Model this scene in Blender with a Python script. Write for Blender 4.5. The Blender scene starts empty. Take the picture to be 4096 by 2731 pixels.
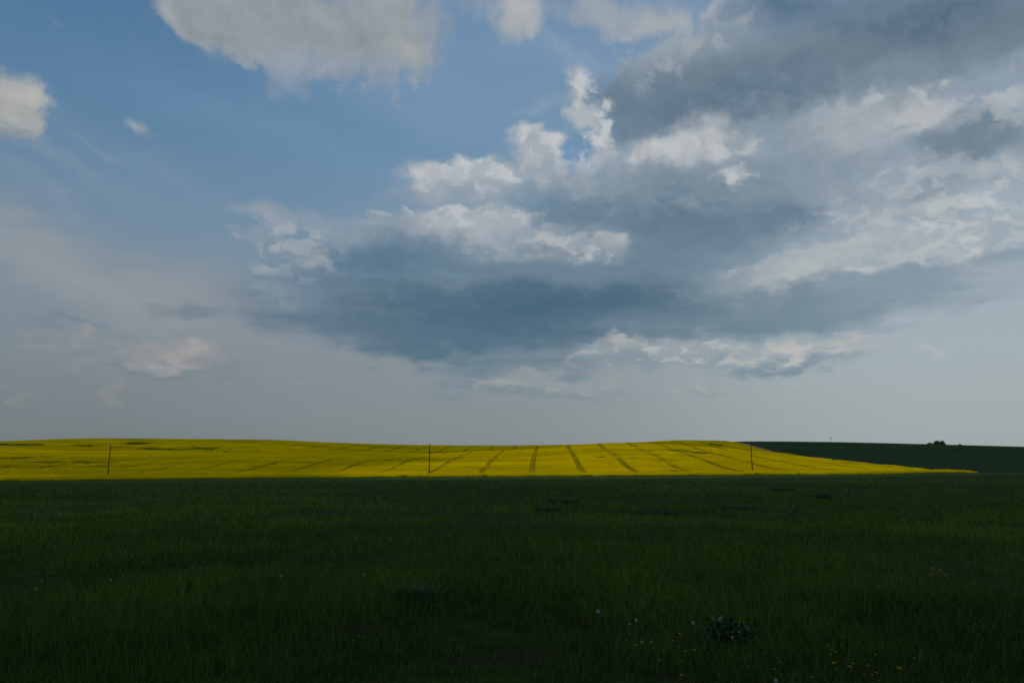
# Rapeseed hill in sunlight beyond a shaded meadow, under a broken cloudy sky.
import bpy, bmesh, math, random
import numpy as np
from mathutils import Vector, Matrix

C = bpy.context.scene.collection
SC = bpy.context.scene
R = math.radians
rng = np.random.default_rng(7)
random.seed(7)

# ------------------------------------------------------------------ camera
CAM_H = 2.0
F = 3072.0                      # focal length in pixels of a 4096 px wide frame (27 mm on a 36 mm sensor)
PITCH = math.atan(497.5 / F)    # the lens looks a little above the horizon
cam_data = bpy.data.cameras.new("camera")
cam_data.sensor_width = 36.0
cam_data.lens = 27.0
cam_data.clip_start = 0.05
cam_data.clip_end = 20000.0
cam = bpy.data.objects.new("camera", cam_data)
cam.location = (0, 0, CAM_H)
cam.rotation_euler = (R(90) + PITCH, 0, 0)
C.objects.link(cam)
SC.camera = cam


def ray(px, py):
    """world direction of a photo position (4096 x 2731), used to survey the site"""
    x, y, z = px - 2048.0, F, 1365.5 - py
    c, s = math.cos(PITCH), math.sin(PITCH)
    return np.array([x, y * c - z * s, y * s + z * c])


def az_el(px, py):
    d = ray(px, py)
    d = d / np.linalg.norm(d)
    return math.degrees(math.atan2(d[0], d[1])), math.degrees(math.asin(d[2]))


# ------------------------------------------------------------------ light and exposure
SUN_AZ, SUN_EL = 90.0, 36.0     # degrees right of the view direction, degrees above the horizon
SC.view_settings.view_transform = 'Standard'
SC.view_settings.look = 'None'
SC.view_settings.exposure = EXPO = -0.75
SC.view_settings.gamma = 1.0
SC.view_settings.use_curve_mapping = False
SC.cycles.use_denoising = True
SC.cycles.max_bounces = 6
SC.cycles.transparent_max_bounces = 12
SC.cycles.use_adaptive_sampling = True

sun_data = bpy.data.lights.new("sun", 'SUN')
sun_data.energy = 2.0
sun_data.angle = R(0.5)
sun_data.color = (1.0, 0.95, 0.86)
sun = bpy.data.objects.new("sun", sun_data)
SUN_DIR = Vector((math.sin(R(SUN_AZ)) * math.cos(R(SUN_EL)), math.cos(R(SUN_AZ)) * math.cos(R(SUN_EL)), math.sin(R(SUN_EL))))
sun.rotation_euler = SUN_DIR.to_track_quat('Z', 'Y').to_euler()
sun.location = SUN_DIR * 300
C.objects.link(sun)

# ------------------------------------------------------------------ sky: Nishita air, haze and procedural clouds by direction
WORLD_STRENGTH = 0.1
world = bpy.data.worlds.new("World")
SC.world = world
world.use_nodes = True
world.cycles.sampling_method = 'NONE'
wt = world.node_tree
wt.nodes.clear()


def lin(c):
    c = np.array(c, float) / 255.0
    return np.where(c <= 0.04045, c / 12.92, ((c + 0.055) / 1.055) ** 2.4)


GAIN = 1.0 / (WORLD_STRENGTH * 2 ** EXPO)


def sky_rgb(c):
    v = lin(c) * GAIN
    return (float(v[0]), float(v[1]), float(v[2]), 1.0)


def wn(kind, **kw):
    n = wt.nodes.new(kind)
    for k, v in kw.items():
        setattr(n, k, v)
    return n


def plug(sock, v):
    if isinstance(v, bpy.types.NodeSocket):
        wt.links.new(v, sock)
    elif v is not None:
        sock.default_value = v


def M(op, a, b=None, c=None, clamp=False):
    n = wn('ShaderNodeMath', operation=op, use_clamp=clamp)
    plug(n.inputs[0], a)
    if b is not None: plug(n.inputs[1], b)
    if c is not None: plug(n.inputs[2], c)
    return n.outputs[0]


def VM(op, a, b=None, c=None):
    n = wn('ShaderNodeVectorMath', operation=op)
    plug(n.inputs[0], a)
    if b is not None: plug(n.inputs[1], b)
    if c is not None: plug(n.inputs[2], c)
    return n


def smooth(v, lo, hi, a=0.0, b=1.0):
    n = wn('ShaderNodeMapRange', interpolation_type='SMOOTHSTEP', clamp=False)
    plug(n.inputs['Value'], v)
    n.inputs['From Min'].default_value = lo
    n.inputs['From Max'].default_value = hi
    n.inputs['To Min'].default_value = a
    n.inputs['To Max'].default_value = b
    return n.outputs['Result']


def mixc(f, a, b, mode='MIX'):
    n = wn('ShaderNodeMix', data_type='RGBA', blend_type=mode)
    plug(n.inputs[0], f)
    plug(n.inputs[6], a)
    plug(n.inputs[7], b)
    return n.outputs[2]


def noise2(vec, scale, detail, rough=0.55, dist=0.0, kind='FBM', lac=2.0):
    n = wn('ShaderNodeTexNoise', noise_dimensions='2D', noise_type=kind, normalize=(kind == 'FBM'))
    plug(n.inputs['Vector'], vec)
    n.inputs['Scale'].default_value = scale
    n.inputs['Detail'].default_value = detail
    n.inputs['Roughness'].default_value = rough
    n.inputs['Lacunarity'].default_value = lac
    n.inputs['Distortion'].default_value = dist
    return n


tc = wn('ShaderNodeTexCoord')
sep = wn('ShaderNodeSeparateXYZ')
wt.links.new(tc.outputs['Generated'], sep.inputs[0])
az = M('MULTIPLY', M('ARCTAN2', sep.outputs[0], sep.outputs[1]), 180 / math.pi)
el = M('MULTIPLY', M('ARCSINE', sep.outputs[2]), 180 / math.pi)
p0 = wn('ShaderNodeCombineXYZ')
wt.links.new(az, p0.inputs[0]); wt.links.new(el, p0.inputs[1])
# cloud detail gets flatter towards the horizon, as a cloud deck does
elf = M('MULTIPLY', M('LOGARITHM', M('ADD', M('MAXIMUM', el, 0.0), 9.0), math.e), 40.0)
pn = wn('ShaderNodeCombineXYZ')
wt.links.new(az, pn.inputs[0]); wt.links.new(elf, pn.inputs[1])
warpA = noise2(pn.outputs[0], 0.10, 3.0, 0.55)
warpB = noise2(pn.outputs[0], 0.45, 5.0, 0.6)
wa = VM('MULTIPLY', VM('SUBTRACT', warpA.outputs['Color'], (0.5, 0.5, 0.5)).outputs[0], (6.5, 4.0, 0.0)).outputs[0]
wb = VM('MULTIPLY', VM('SUBTRACT', warpB.outputs['Color'], (0.5, 0.5, 0.5)).outputs[0], (2.2, 1.8, 0.0)).outputs[0]
p = VM('ADD', VM('ADD', p0.outputs[0], wa).outputs[0], wb).outputs[0]
nA = noise2(pn.outputs[0], 0.33, 7.0, 0.58, 0.25).outputs[0]        # ragged fbm
vor = wn('ShaderNodeTexVoronoi', voronoi_dimensions='2D', feature='SMOOTH_F1', normalize=True)
plug(vor.inputs['Vector'], VM('ADD', pn.outputs[0], wb).outputs[0])
vor.inputs['Scale'].default_value = 0.42
vor.inputs['Detail'].default_value = 3.0
vor.inputs['Roughness'].default_value = 0.55
vor.inputs['Smoothness'].default_value = 0.55
puff = M('SUBTRACT', 1.0, M('MULTIPLY', vor.outputs['Distance'], 1.5))                # cauliflower lumps
nP = M('ADD', M('MULTIPLY', nA, 0.65), M('MULTIPLY', puff, 0.35))
# the same lumps a little nearer the sun: their difference lights each lump from the upper right
off = (0.45, 0.6, 0.0)
nA2 = noise2(VM('ADD', pn.outputs[0], off).outputs[0], 0.33, 4.0, 0.58, 0.25).outputs[0]
relief = M('SUBTRACT', nA, nA2)
nSv = VM('MULTIPLY', pn.outputs[0], (0.35, 1.5, 0.0)).outputs[0]
nS = noise2(nSv, 0.30, 5.0, 0.55, 0.2).outputs[0]                    # layered, streaky
nF = smooth(noise2(VM('ADD', pn.outputs[0], wb).outputs[0], 0.62, 5.0, 0.52, 0.15).outputs[0], 0.22, 0.78)   # torn cumulus fragments
NOISE = {'a': nA, 'p': nP, 's': nS}

# clear air: left and right elevation ramps (haze brightens towards the sun side)
def ramp(fac, stops, interp='B_SPLINE'):
    n = wn('ShaderNodeValToRGB')
    cr = n.color_ramp
    cr.interpolation = interp
    while len(cr.elements) < len(stops):
        cr.elements.new(0.5)
    for e, (pos, col) in zip(cr.elements, stops):
        e.position = pos
        e.color = (*[float(x) for x in lin(col)], 1.0)
    plug(n.inputs[0], fac)
    return n.outputs[0]

elN = M('DIVIDE', el, 40.0)
left = ramp(elN, [(0.0, (117, 127, 130)), (0.06, (119, 129, 133)), (0.16, (127, 138, 145)), (0.28, (133, 146, 156)), (0.42, (117, 143, 166)),
                  (0.60, (92, 132, 166)), (0.78, (80, 120, 158)), (1.0, (70, 105, 146))])
mid = ramp(elN, [(0.0, (133, 143, 146)), (0.06, (135, 144, 148)), (0.16, (141, 150, 155)), (0.28, (138, 153, 164)), (0.42, (120, 150, 174)),
                 (0.60, (111, 148, 178)), (0.78, (114, 147, 179)), (1.0, (106, 141, 176))])
right = ramp(elN, [(0.0, (162, 173, 174)), (0.06, (164, 175, 176)), (0.16, (168, 180, 184)), (0.28, (165, 180, 190)), (0.42, (152, 170, 184)),
                   (0.60, (140, 160, 182)), (0.78, (135, 155, 180)), (1.0, (120, 145, 175))])
col = mixc(smooth(az, -34.0, 2.0), left, mid)
col = mixc(smooth(az, -4.0, 30.0), col, right)
col = mixc(1.0, col, (GAIN, GAIN, GAIN, 1.0), 'MULTIPLY')
nish = wn('ShaderNodeTexSky', sky_type='NISHITA', sun_disc=False)
nish.sun_elevation = R(SUN_EL)
nish.sun_rotation = R(SUN_AZ)
nish.dust_density = 2.0
col = mixc(0.10, col, mixc(1.0, nish.outputs[0], (0.62, 0.62, 0.62, 1.0), 'MULTIPLY'))

# p waits for every noise (tiny weights), which keeps the node program short enough for the renderer
gate = wn('ShaderNodeCombineXYZ')
plug(gate.inputs[0], M('MULTIPLY', nP, 1e-6)); plug(gate.inputs[1], M('MULTIPLY', nS, 1e-6)); plug(gate.inputs[2], M('MULTIPLY', M('ADD', relief, nF), 1e-6))
p = VM('ADD', p, gate.outputs[0]).outputs[0]
frames = {0: p}
def frame(rot):
    if rot not in frames:
        c, s = math.cos(R(rot)), math.sin(R(rot))
        n = wn('ShaderNodeCombineXYZ')
        plug(n.inputs[0], VM('DOT_PRODUCT', p, (c, -s, 0)).outputs['Value'])
        plug(n.inputs[1], VM('DOT_PRODUCT', p, (s, c, 0)).outputs['Value'])
        frames[rot] = n.outputs[0]
    return frames[rot]

K = 4096 / 2352.0
cover = M('MULTIPLY', nP, 1e-6)
def blob(cx, cy, rx, ry, rot, rgb, op=1.0, soft=0.45, nz=0.55, n='p', t0=0.04):
    """one cloud mass: an ellipse of sky directions with noise-eroded edges (photo survey units, 2352 px wide)"""
    global col, cover
    a, e = az_el(cx * K, cy * K)
    a1, _ = az_el((cx + 20) * K, cy * K); a0, _ = az_el((cx - 20) * K, cy * K)
    _, e1 = az_el(cx * K, (cy - 20) * K); _, e0 = az_el(cx * K, (cy + 20) * K)
    sa, se = (a1 - a0) / 40, (e1 - e0) / 40
    c, s = math.cos(R(rot)), math.sin(R(rot))
    fx, fy = a * c - e * s, a * s + e * c
    Rx, Ry = rx * sa * 1.28, ry * se * 1.28
    v = VM('MULTIPLY_ADD', frame(rot), (1 / Rx, 1 / Ry, 0), (-fx / Rx, -fy / Ry, 0)).outputs[0]
    g = M('SUBTRACT', 1.0, VM('LENGTH', v).outputs['Value'])
    ns = M('MULTIPLY_ADD', NOISE[n], nz, g)
    f = smooth(ns, t0 + nz * 0.5, t0 + nz * 0.5 + soft * 1.7, 0.0, op)
    # fade the last rim so that noise never reveals the ellipse
    f = M('MULTIPLY', f, smooth(g, 0.0, 0.2))
    col = mixc(f, col, sky_rgb(rgb))
    if n == 'p' and rx > 40:
        cover = M('MAXIMUM', cover, f)

def torn(cx, cy, rx, ry, rot, rgb, op=0.8, lo=0.36, hi=0.92):
    """a region of torn fragments: only the peaks of the fragment noise show"""
    global col
    a, e = az_el(cx * K, cy * K)
    a1, e1 = az_el((cx + 1) * K, cy * K)[0] - a, az_el(cx * K, (cy - 1) * K)[1] - e
    c, s = math.cos(R(rot)), math.sin(R(rot))
    fx, fy = a * c - e * s, a * s + e * c
    Rx, Ry = rx * a1 * 1.3, ry * e1 * 1.3
    v = VM('MULTIPLY_ADD', frame(rot), (1 / Rx, 1 / Ry, 0), (-fx / Rx, -fy / Ry, 0)).outputs[0]
    w = smooth(VM('LENGTH', v).outputs['Value'], 1.0, 0.45, 0.0, 1.0)
    f = M('MULTIPLY', smooth(M('MULTIPLY_ADD', w, 0.35, nF), lo + 0.22, hi + 0.50, 0.0, op), w)
    col = mixc(f, col, sky_rgb(rgb))


CLOUDS = [
 # thin high veil on the left
 (240, 650, 520, 115, 18, (150, 155, 158), .95, .7, .4, 's'), (60, 570, 330, 70, 18, (144, 153, 160), .7, .9, .5, 's'),
 (120, 370, 180, 30, 25, (128, 148, 168), .6, .8, .6, 's'), (230, 350, 90, 14, 22, (128, 148, 168), .6, .8, .6, 's'),
 (500, 710, 400, 100, 8, (139, 145, 152), .7, .9, .5, 's'), (350, 480, 300, 60, 20, (122, 146, 168), .5, .9, .5, 's'),
 (1320, 110, 150, 26, 18, (140, 158, 182), .7, .7, .5, 's'), (1050, 250, 440, 130, 10, (126, 153, 181), .6, .9, .6, 's'), (1380, 150, 260, 80, 14, (138, 157, 181), .6, .8, .7, 's'), (560, 280, 420, 60, 10, (104, 140, 173), .5, .9, .7, 's'), (420, 420, 420, 60, 16, (124, 148, 170), .55, .9, .7, 's'),
 (260, 180, 330, 110, 14, (98, 134, 168), .5, .9, .6, 's'), (700, 330, 420, 70, 12, (116, 148, 176), .5, .9, .6, 's'), (150, 470, 300, 40, 20, (132, 150, 166), .5, .8, .7, 's'), (330, 830, 420, 60, 0, (134, 140, 145), .5, .9, .6, 's'), (900, 950, 600, 50, 0, (138, 142, 148), .5, .9, .6, 's'),
 # grey cloud, upper left
 (760, 110, 420, 170, 6, (122, 149, 176), .55, .9, .7), (1100, 140, 330, 150, 0, (124, 150, 178), .5, .9, .6, 's'), (400, -10, 170, 70, 30, (148, 156, 162), 1, .5, .7), (470, 25, 250, 74, 16, (146, 154, 160), 1, .42, .7), (640, 40, 305, 120, 12, (146, 154, 160), 1, .42, .7), (800, 60, 235, 134, 0, (146, 154, 160), 1, .42, .65),
 (900, 60, 124, 142, 0, (150, 157, 163), 1, .42, .7), ('torn', 560, 110, 240, 50, 22, (150, 159, 167), .7, .45, .85), (648, 190, 42, 60, 0, (142, 154, 170), .8, .5, .8), (700, 165, 90, 40, 0, (142, 154, 168), .8, .5, .8),
 (880, 170, 110, 30, 0, (140, 153, 168), .7, .5, .8),
 (470, 45, 160, 40, 18, (132, 143, 147), .8, .7, .3), (830, 110, 170, 50, 0, (133, 145, 150), .8, .7, .3), (640, 60, 120, 40, 10, (136, 148, 156), .5, .7, .3),
 (925, 130, 50, 40, 0, (163, 167, 170), .8, .5, .5), (380, 25, 60, 40, 30, (158, 163, 166), .6, .5, .5),
 # cloud cut by the left edge
 (30, 260, 130, 120, 0, (130, 152, 174), .5, .9, .7), (15, 240, 78, 88, 0, (166, 169, 168), 1, .35, .65), (45, 290, 55, 45, 0, (160, 164, 165), 1, .3, .6), (0, 310, 70, 35, 0, (138, 147, 151), .8, .6, .3), (60, 225, 35, 45, 0, (176, 176, 173), .6, .5, .6),
 (20, 325, 110, 40, 0, (122, 143, 160), .8, .8, .4, 's'), ('torn', 30, 240, 90, 90, 0, (176, 177, 175), .5, .45, .8), ('torn', 760, 165, 260, 60, 5, (146, 157, 169), .7, .45, .8), ('torn', 980, 130, 60, 110, 0, (150, 158, 167), .7, .45, .8), (985, 60, 50, 90, 0, (136, 153, 172), .6, .8, .6),
 (322, 268, 42, 20, 15, (152, 160, 168), .9, .6, .5), (340, 285, 40, 12, 15, (140, 155, 170), .6, .7, .5), (110, 28, 40, 20, 0, (112, 138, 168), .5, .8, .6),
 # top centre
 (1195, 15, 85, 75, 0, (165, 171, 176), .95, .35, .6), (1110, -10, 120, 50, 0, (140, 154, 172), .7, .6, .6), (1190, 0, 55, 45, 0, (178, 180, 181), .7, .5, .5),
 (1420, 10, 150, 55, 10, (152, 162, 172), .9, .5, .7), (1490, 50, 70, 40, 0, (165, 171, 176), .9, .45, .7), (1610, 25, 45, 20, 0, (165, 172, 178), .7, .5, .7),
 # pale ground of the right-hand clouds
 (1920, 330, 580, 330, 0, (136, 151, 163), .9, .7, .6), (2200, 480, 400, 240, 0, (152, 165, 175), .85, .7, .6), (1580, 350, 330, 190, 0, (136, 151, 164), .9, .5, .75),
 # upper right dark mass
 (1560, 130, 130, 60, -25, (155, 165, 172), .9, .5, .7), (1640, 80, 110, 60, 0, (140, 154, 168), .9, .5, .6),
 (2020, 60, 460, 150, 0, (98, 119, 137), 1, .5, .45, 's'), (2200, 90, 320, 110, 0, (106, 124, 138), .9, .6, .4, 's'), (1850, 170, 330, 90, 0, (112, 130, 145), 1, .45, .5),
 (1680, 205, 380, 95, 0, (102, 122, 139), 1, .45, .5), (1500, 245, 160, 45, 5, (106, 127, 145), 1, .3, .5), (1800, 200, 280, 65, 0, (104, 124, 141), .9, .5, .4), (1650, 250, 230, 40, 0, (100, 121, 140), .8, .5, .4),
 (1800, 20, 200, 70, 0, (84, 110, 133), .9, .7, .4, 's'), (2200, 10, 280, 60, 0, (78, 99, 121), .9, .7, .4, 's'), (1600, 190, 90, 30, 0, (117, 133, 146), .6, .7, .5), (1630, 130, 140, 45, -10, (128, 144, 158), .7, .6, .5),
 (2150, 140, 260, 45, -8, (122, 138, 148), .6, .8, .5, 's'), (2270, 190, 150, 50, 0, (145, 157, 166), .8, .6, .6),
 (1450, 270, 110, 35, -5, (105, 127, 147), .9, .5, .6),
 (2250, 205, 110, 42, 0, (140, 157, 177), .65, .6, .8), (2060, 150, 170, 40, -6, (132, 147, 159), .6, .7, .8), (1740, 130, 180, 42, -6, (127, 144, 158), .6, .7, .8), (1600, 235, 170, 30, 0, (96, 117, 136), .7, .6, .6), (2330, 60, 90, 60, 0, (96, 117, 134), .5, .7, .6),
 # bright wisps left of it
 (1338, 200, 28, 55, -6, (172, 178, 183), .9, .45, .9), (1325, 260, 40, 55, 10, (176, 181, 185), .85, .45, .9), (1250, 245, 80, 18, -8, (142, 158, 178), .6, .7, .7), (1375, 335, 45, 42, 0, (165, 173, 180), .9, .45, .9),
 # cumulus behind the bank
 (1300, 345, 55, 45, 0, (112, 146, 180), .9, .4, .6),
 (1225, 335, 62, 48, 0, (166, 174, 181), .95, .3, .75), (1225, 395, 80, 40, 0, (152, 163, 174), .95, .4, .7), (1060, 415, 150, 52, 0, (158, 168, 178), .95, .3, .75), (1010, 400, 70, 32, 0, (182, 186, 190), .8, .4, .9), (1120, 400, 50, 25, 0, (180, 185, 190), .7, .4, .9),
 (1040, 455, 170, 30, 0, (145, 158, 171), .8, .5, .6),
 (1560, 330, 150, 62, 0, (172, 177, 182), .95, .4, .7), (1530, 325, 80, 34, 0, (190, 193, 195), .8, .5, .8), (1640, 340, 45, 50, 0, (180, 185, 188), .7, .5, .9), (1745, 350, 40, 40, 0, (138, 157, 178), .5, .6, .6),
 # grey bank
 (1480, 415, 330, 70, 0, (138, 152, 164), .9, .5, .55), (1540, 470, 420, 105, 0, (112, 133, 149), 1, .5, .45), (1420, 460, 230, 55, 0, (120, 140, 156), .9, .5, .6), (1580, 530, 360, 85, 0, (101, 124, 142), .95, .5, .4, 's'), (1500, 590, 260, 70, 0, (108, 131, 148), .9, .6, .5),
 (1330, 490, 220, 38, 0, (106, 130, 149), .9, .5, .5, 's'), (1330, 430, 130, 35, 0, (150, 161, 171), .6, .6, .8), (1760, 420, 150, 90, 0, (126, 143, 157), .8, .6, .6), (1870, 360, 130, 90, 0, (135, 150, 162), .8, .6, .6),
 (1780, 485, 130, 32, 0, (104, 127, 147), .9, .45, .7), (1690, 397, 46, 24, 0, (190, 194, 197), .9, .35, 1.0),
 # lower cumulus tops
 (620, 500, 62, 42, 0, (146, 157, 170), .9, .5, .7), (705, 500, 75, 36, 0, (137, 152, 168), .8, .5, .7), (590, 560, 60, 30, 0, (138, 151, 165), .7, .5, .8), (660, 580, 60, 28, 0, (148, 158, 168), .8, .5, .9),
 (980, 545, 280, 58, 0, (142, 155, 167), .95, .45, .65), (1090, 520, 160, 45, 0, (166, 173, 180), .9, .4, .8), (1290, 570, 170, 58, 0, (148, 159, 168), .9, .5, .6), (1390, 560, 50, 28, 0, (172, 176, 180), .7, .5, .9), (1245, 590, 50, 36, 0, (172, 172, 174), .7, .5, .8),
 (1000, 592, 420, 34, 0, (116, 138, 154), .85, .6, .5, 's'), (960, 470, 200, 24, 0, (128, 149, 168), .7, .6, .6, 's'), (820, 560, 160, 40, 0, (128, 146, 160), .7, .6, .7),
 # the long flat dark base
 (900, 625, 330, 75, 0, (106, 130, 149), 1, .4, .55), (1230, 700, 640, 120, 0, (96, 121, 140), 1, .4, .4, 's'), (1750, 690, 560, 75, 0, (116, 136, 150), .95, .5, .45, 's'), (800, 720, 300, 62, 0, (106, 126, 142), 1, .5, .55, 's'),
 (1150, 620, 420, 48, 0, (104, 129, 146), .85, .6, .5, 's'), (870, 610, 180, 40, 0, (92, 121, 145), .9, .5, .5, 's'), (1120, 735, 480, 92, 0, (84, 111, 129), .95, .5, .3, 's'), (1230, 710, 420, 70, 0, (74, 103, 124), .95, .6, .3, 's'), (1050, 790, 260, 35, 0, (84, 113, 132), .9, .5, .5, 's'),
 (1600, 740, 330, 40, 0, (108, 131, 146), .9, .6, .5, 's'), (1900, 725, 300, 60, 0, (116, 137, 151), .9, .6, .5, 's'), (1330, 640, 500, 30, 0, (118, 138, 152), .6, .7, .6, 's'),
 (690, 600, 45, 20, 0, (158, 165, 170), .7, .5, 1.0), (655, 670, 50, 22, 0, (140, 152, 163), .8, .5, 1.0), (700, 670, 120, 30, 0, (114, 133, 150), .7, .6, .8),
 (610, 640, 70, 50, 0, (122, 139, 153), .6, .7, .7), (1550, 690, 120, 12, 0, (130, 148, 158), .5, .7, .7, 's'),
 # bright right side
 (1860, 600, 280, 46, -8, (160, 169, 176), .9, .6, .6, 's'), (1960, 575, 190, 50, -8, (172, 179, 183), .9, .5, .7), (2160, 560, 230, 65, 0, (166, 175, 181), .85, .6, .75), (1880, 630, 150, 28, -4, (180, 184, 186), .8, .5, .8, 's'), (2220, 600, 140, 45, 0, (176, 181, 184), .7, .5, .8),
 (2150, 650, 260, 42, -10, (132, 151, 165), .9, .5, .6, 's'), (2020, 650, 200, 30, 0, (128, 147, 161), .8, .6, .6, 's'), (2040, 632, 60, 12, 0, (186, 189, 190), .8, .5, .9),
 (2010, 285, 190, 85, 0, (164, 172, 178), .85, .5, .75), (2090, 285, 90, 60, 0, (178, 182, 185), .8, .5, .8), (2080, 235, 110, 30, 0, (122, 139, 150), .6, .7, .6), (1970, 330, 90, 60, 0, (150, 162, 173), .7, .6, .7),
 (2200, 310, 100, 62, 0, (112, 131, 146), .95, .4, .7), (2140, 360, 80, 55, 0, (114, 133, 148), .95, .4, .8), (2120, 440, 90, 32, 0, (124, 142, 156), .8, .5, .8), (2250, 250, 60, 20, 0, (182, 186, 188), .8, .5, .9), (2345, 310, 35, 60, 0, (180, 184, 186), .8, .5, .7), (2190, 400, 70, 20, 0, (168, 175, 180), .7, .5, .9),
 (2280, 470, 180, 80, 0, (160, 174, 184), .7, .6, .6), (2010, 480, 140, 70, 0, (158, 168, 176), .7, .6, .8), (1900, 430, 100, 60, 0, (146, 160, 171), .6, .6, .7),
 ('torn', 2060, 270, 260, 90, 0, (184, 188, 190), .8), ('torn', 2200, 340, 190, 110, 0, (108, 128, 144), .7, .5, .9), ('torn', 2080, 470, 280, 90, 0, (182, 187, 190), .7), ('torn', 1900, 330, 200, 90, 0, (124, 142, 156), .6, .5, .9),
 (2080, 580, 380, 85, -7, (166, 175, 181), .8, .9, .6), (1580, 335, 230, 80, 0, (168, 175, 181), .75, .9, .6), (1080, 415, 200, 66, 0, (162, 171, 179), .7, .9, .6), ('torn', 2130, 570, 300, 75, -6, (192, 195, 196), .6), ('torn', 1850, 620, 320, 60, -6, (134, 150, 162), .6, .5, .9), ('torn', 1850, 590, 260, 50, -8, (184, 188, 190), .5, .5, .95), ('torn', 1575, 335, 190, 60, 0, (202, 204, 206), .75, .42, .95), ('torn', 1290, 390, 170, 60, 0, (178, 184, 189), .7),
 ('torn', 1060, 410, 160, 46, 0, (200, 203, 205), .75, .40, .95), ('torn', 1080, 510, 250, 32, 0, (192, 196, 199), .75, .42, .98), ('torn', 1320, 555, 150, 40, 0, (184, 187, 189), .7, .45, .9), ('torn', 650, 590, 130, 100, 0, (164, 171, 177), .75, .5, .85), ('torn', 720, 640, 140, 80, 0, (100, 125, 145), .6, .5, .9),
 ('torn', 1500, 450, 360, 100, 0, (98, 121, 140), .55, .45, .9), ('torn', 1600, 420, 330, 90, 0, (148, 161, 172), .45, .55, .95), ('torn', 1560, 110, 150, 80, -20, (164, 171, 176), .6, .5, .9), ('torn', 2300, 230, 120, 80, 0, (176, 183, 187), .7), ('torn', 1355, 250, 64, 120, 0, (196, 199, 201), .85, .42, .82),
 ('torn', 1225, 325, 62, 40, 0, (196, 199, 202), .85, .42, .82), ('torn', 1800, 220, 420, 70, -6, (124, 141, 154), .5, .5, .95), (1150, 715, 520, 85, 0, (82, 110, 129), .75, .8, .5, 's'), (1250, 720, 330, 52, 0, (70, 100, 122), .8, .8, .4, 's'), ('torn', 900, 690, 330, 70, 0, (104, 127, 143), .4, .5, .95), ('torn', 2280, 480, 160, 150, 0, (190, 194, 195), .6), ('torn', 1980, 90, 420, 90, 0, (112, 131, 147), .5, .5, .95),
 # far bands over the horizon
 (1180, 830, 230, 30, 0, (108, 130, 143), .8, .5, .7, 's'), (1500, 800, 170, 26, 0, (150, 160, 166), .9, .5, .7), (1450, 793, 70, 14, 0, (170, 172, 172), .8, .5, .9), (1790, 800, 120, 24, 0, (160, 167, 171), .9, .5, .9), (1940, 802, 100, 30, 0, (166, 171, 174), .9, .5, .9),
 (1830, 795, 60, 12, 0, (180, 180, 178), .8, .5, 1.), (1800, 835, 190, 18, 0, (120, 140, 152), .85, .5, .6, 's'), (1500, 830, 200, 20, 0, (126, 143, 153), .7, .6, .6, 's'),
 (1090, 882, 120, 46, 0, (121, 138, 147), .95, .5, .7), (1290, 880, 150, 32, 0, (142, 152, 157), .85, .5, .8), (1160, 875, 45, 20, 0, (150, 155, 158), .8, .5, .9), (1200, 908, 280, 18, 0, (123, 139, 148), .85, .6, .5, 's'),
 (1590, 905, 110, 18, 0, (140, 152, 159), .8, .6, .8), (1610, 885, 22, 26, 0, (166, 169, 170), .7, .5, 1.), (1840, 875, 45, 14, 0, (166, 171, 172), .7, .6, 1.), (2140, 795, 30, 16, 0, (174, 181, 183), .7, .6, 1.),
 ('torn', 1700, 803, 420, 34, 0, (184, 186, 184), .8, .5, .85), ('torn', 1250, 880, 260, 40, 0, (152, 158, 161), .7, .5, .85), ('torn', 1620, 900, 120, 30, 0, (160, 166, 168), .6, .5, .8), ('torn', 300, 800, 330, 70, 0, (148, 149, 151), .6, .5, .85),
 # small clouds, lower left
 (430, 828, 110, 36, 0, (154, 154, 157), .9, .7, .9), (450, 835, 55, 20, 0, (168, 161, 158), .7, .6, .6), (345, 828, 90, 28, 0, (143, 147, 151), .8, .6, .8), (400, 860, 190, 12, 0, (112, 128, 138), .7, .6, .5, 's'),
 (170, 766, 24, 24, 0, (150, 150, 152), .8, .5, .8), (110, 765, 130, 18, 0, (137, 142, 146), .6, .6, .9), (280, 902, 26, 34, 0, (136, 138, 141), .8, .5, .9), (15, 910, 22, 18, 0, (134, 136, 139), .8, .5, .8),
 (420, 722, 85, 26, 0, (116, 131, 143), .8, .5, .7, 's'), (120, 738, 150, 12, 0, (114, 131, 143), .8, .6, .5, 's'), (720, 850, 260, 40, 0, (136, 140, 147), .5, .8, .6, 's'), (650, 875, 90, 8, 0, (142, 144, 149), .5, .7, .8),
]
RELIEF = 0.30
for c in CLOUDS:
    if isinstance(c[0], str): torn(*c[1:])
    else: blob(*c)
# fine lumps and fibres inside the clouds: brightness only, weak in clear air
shade = M('MULTIPLY_ADD', M('SUBTRACT', nP, 0.5), 0.07, M('MULTIPLY_ADD', relief, RELIEF, 1.0))
shade = M('MULTIPLY_ADD', M('SUBTRACT', shade, 1.0), cover, 1.0)
grain = wn('ShaderNodeCombineXYZ')
for i in range(3): plug(grain.inputs[i], shade)
col = mixc(1.0, col, grain.outputs[0], 'MULTIPLY')
# the sky outside the photograph: broken cloud all round
rest = mixc(smooth(nS, 0.42, 0.62), sky_rgb((112, 140, 168)), mixc(nP, sky_rgb((105, 124, 140)), sky_rgb((185, 190, 192))))
side = M('MAXIMUM', smooth(M('ABSOLUTE', az), 42.0, 60.0), smooth(el, 38.0, 50.0))
col = mixc(side, col, rest)
bg = wn('ShaderNodeBackground')
plug(bg.inputs['Color'], col)
bg.inputs['Strength'].default_value = WORLD_STRENGTH
wo = wn('ShaderNodeOutputWorld')
wt.links.new(bg.outputs[0], wo.inputs['Surface'])

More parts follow.
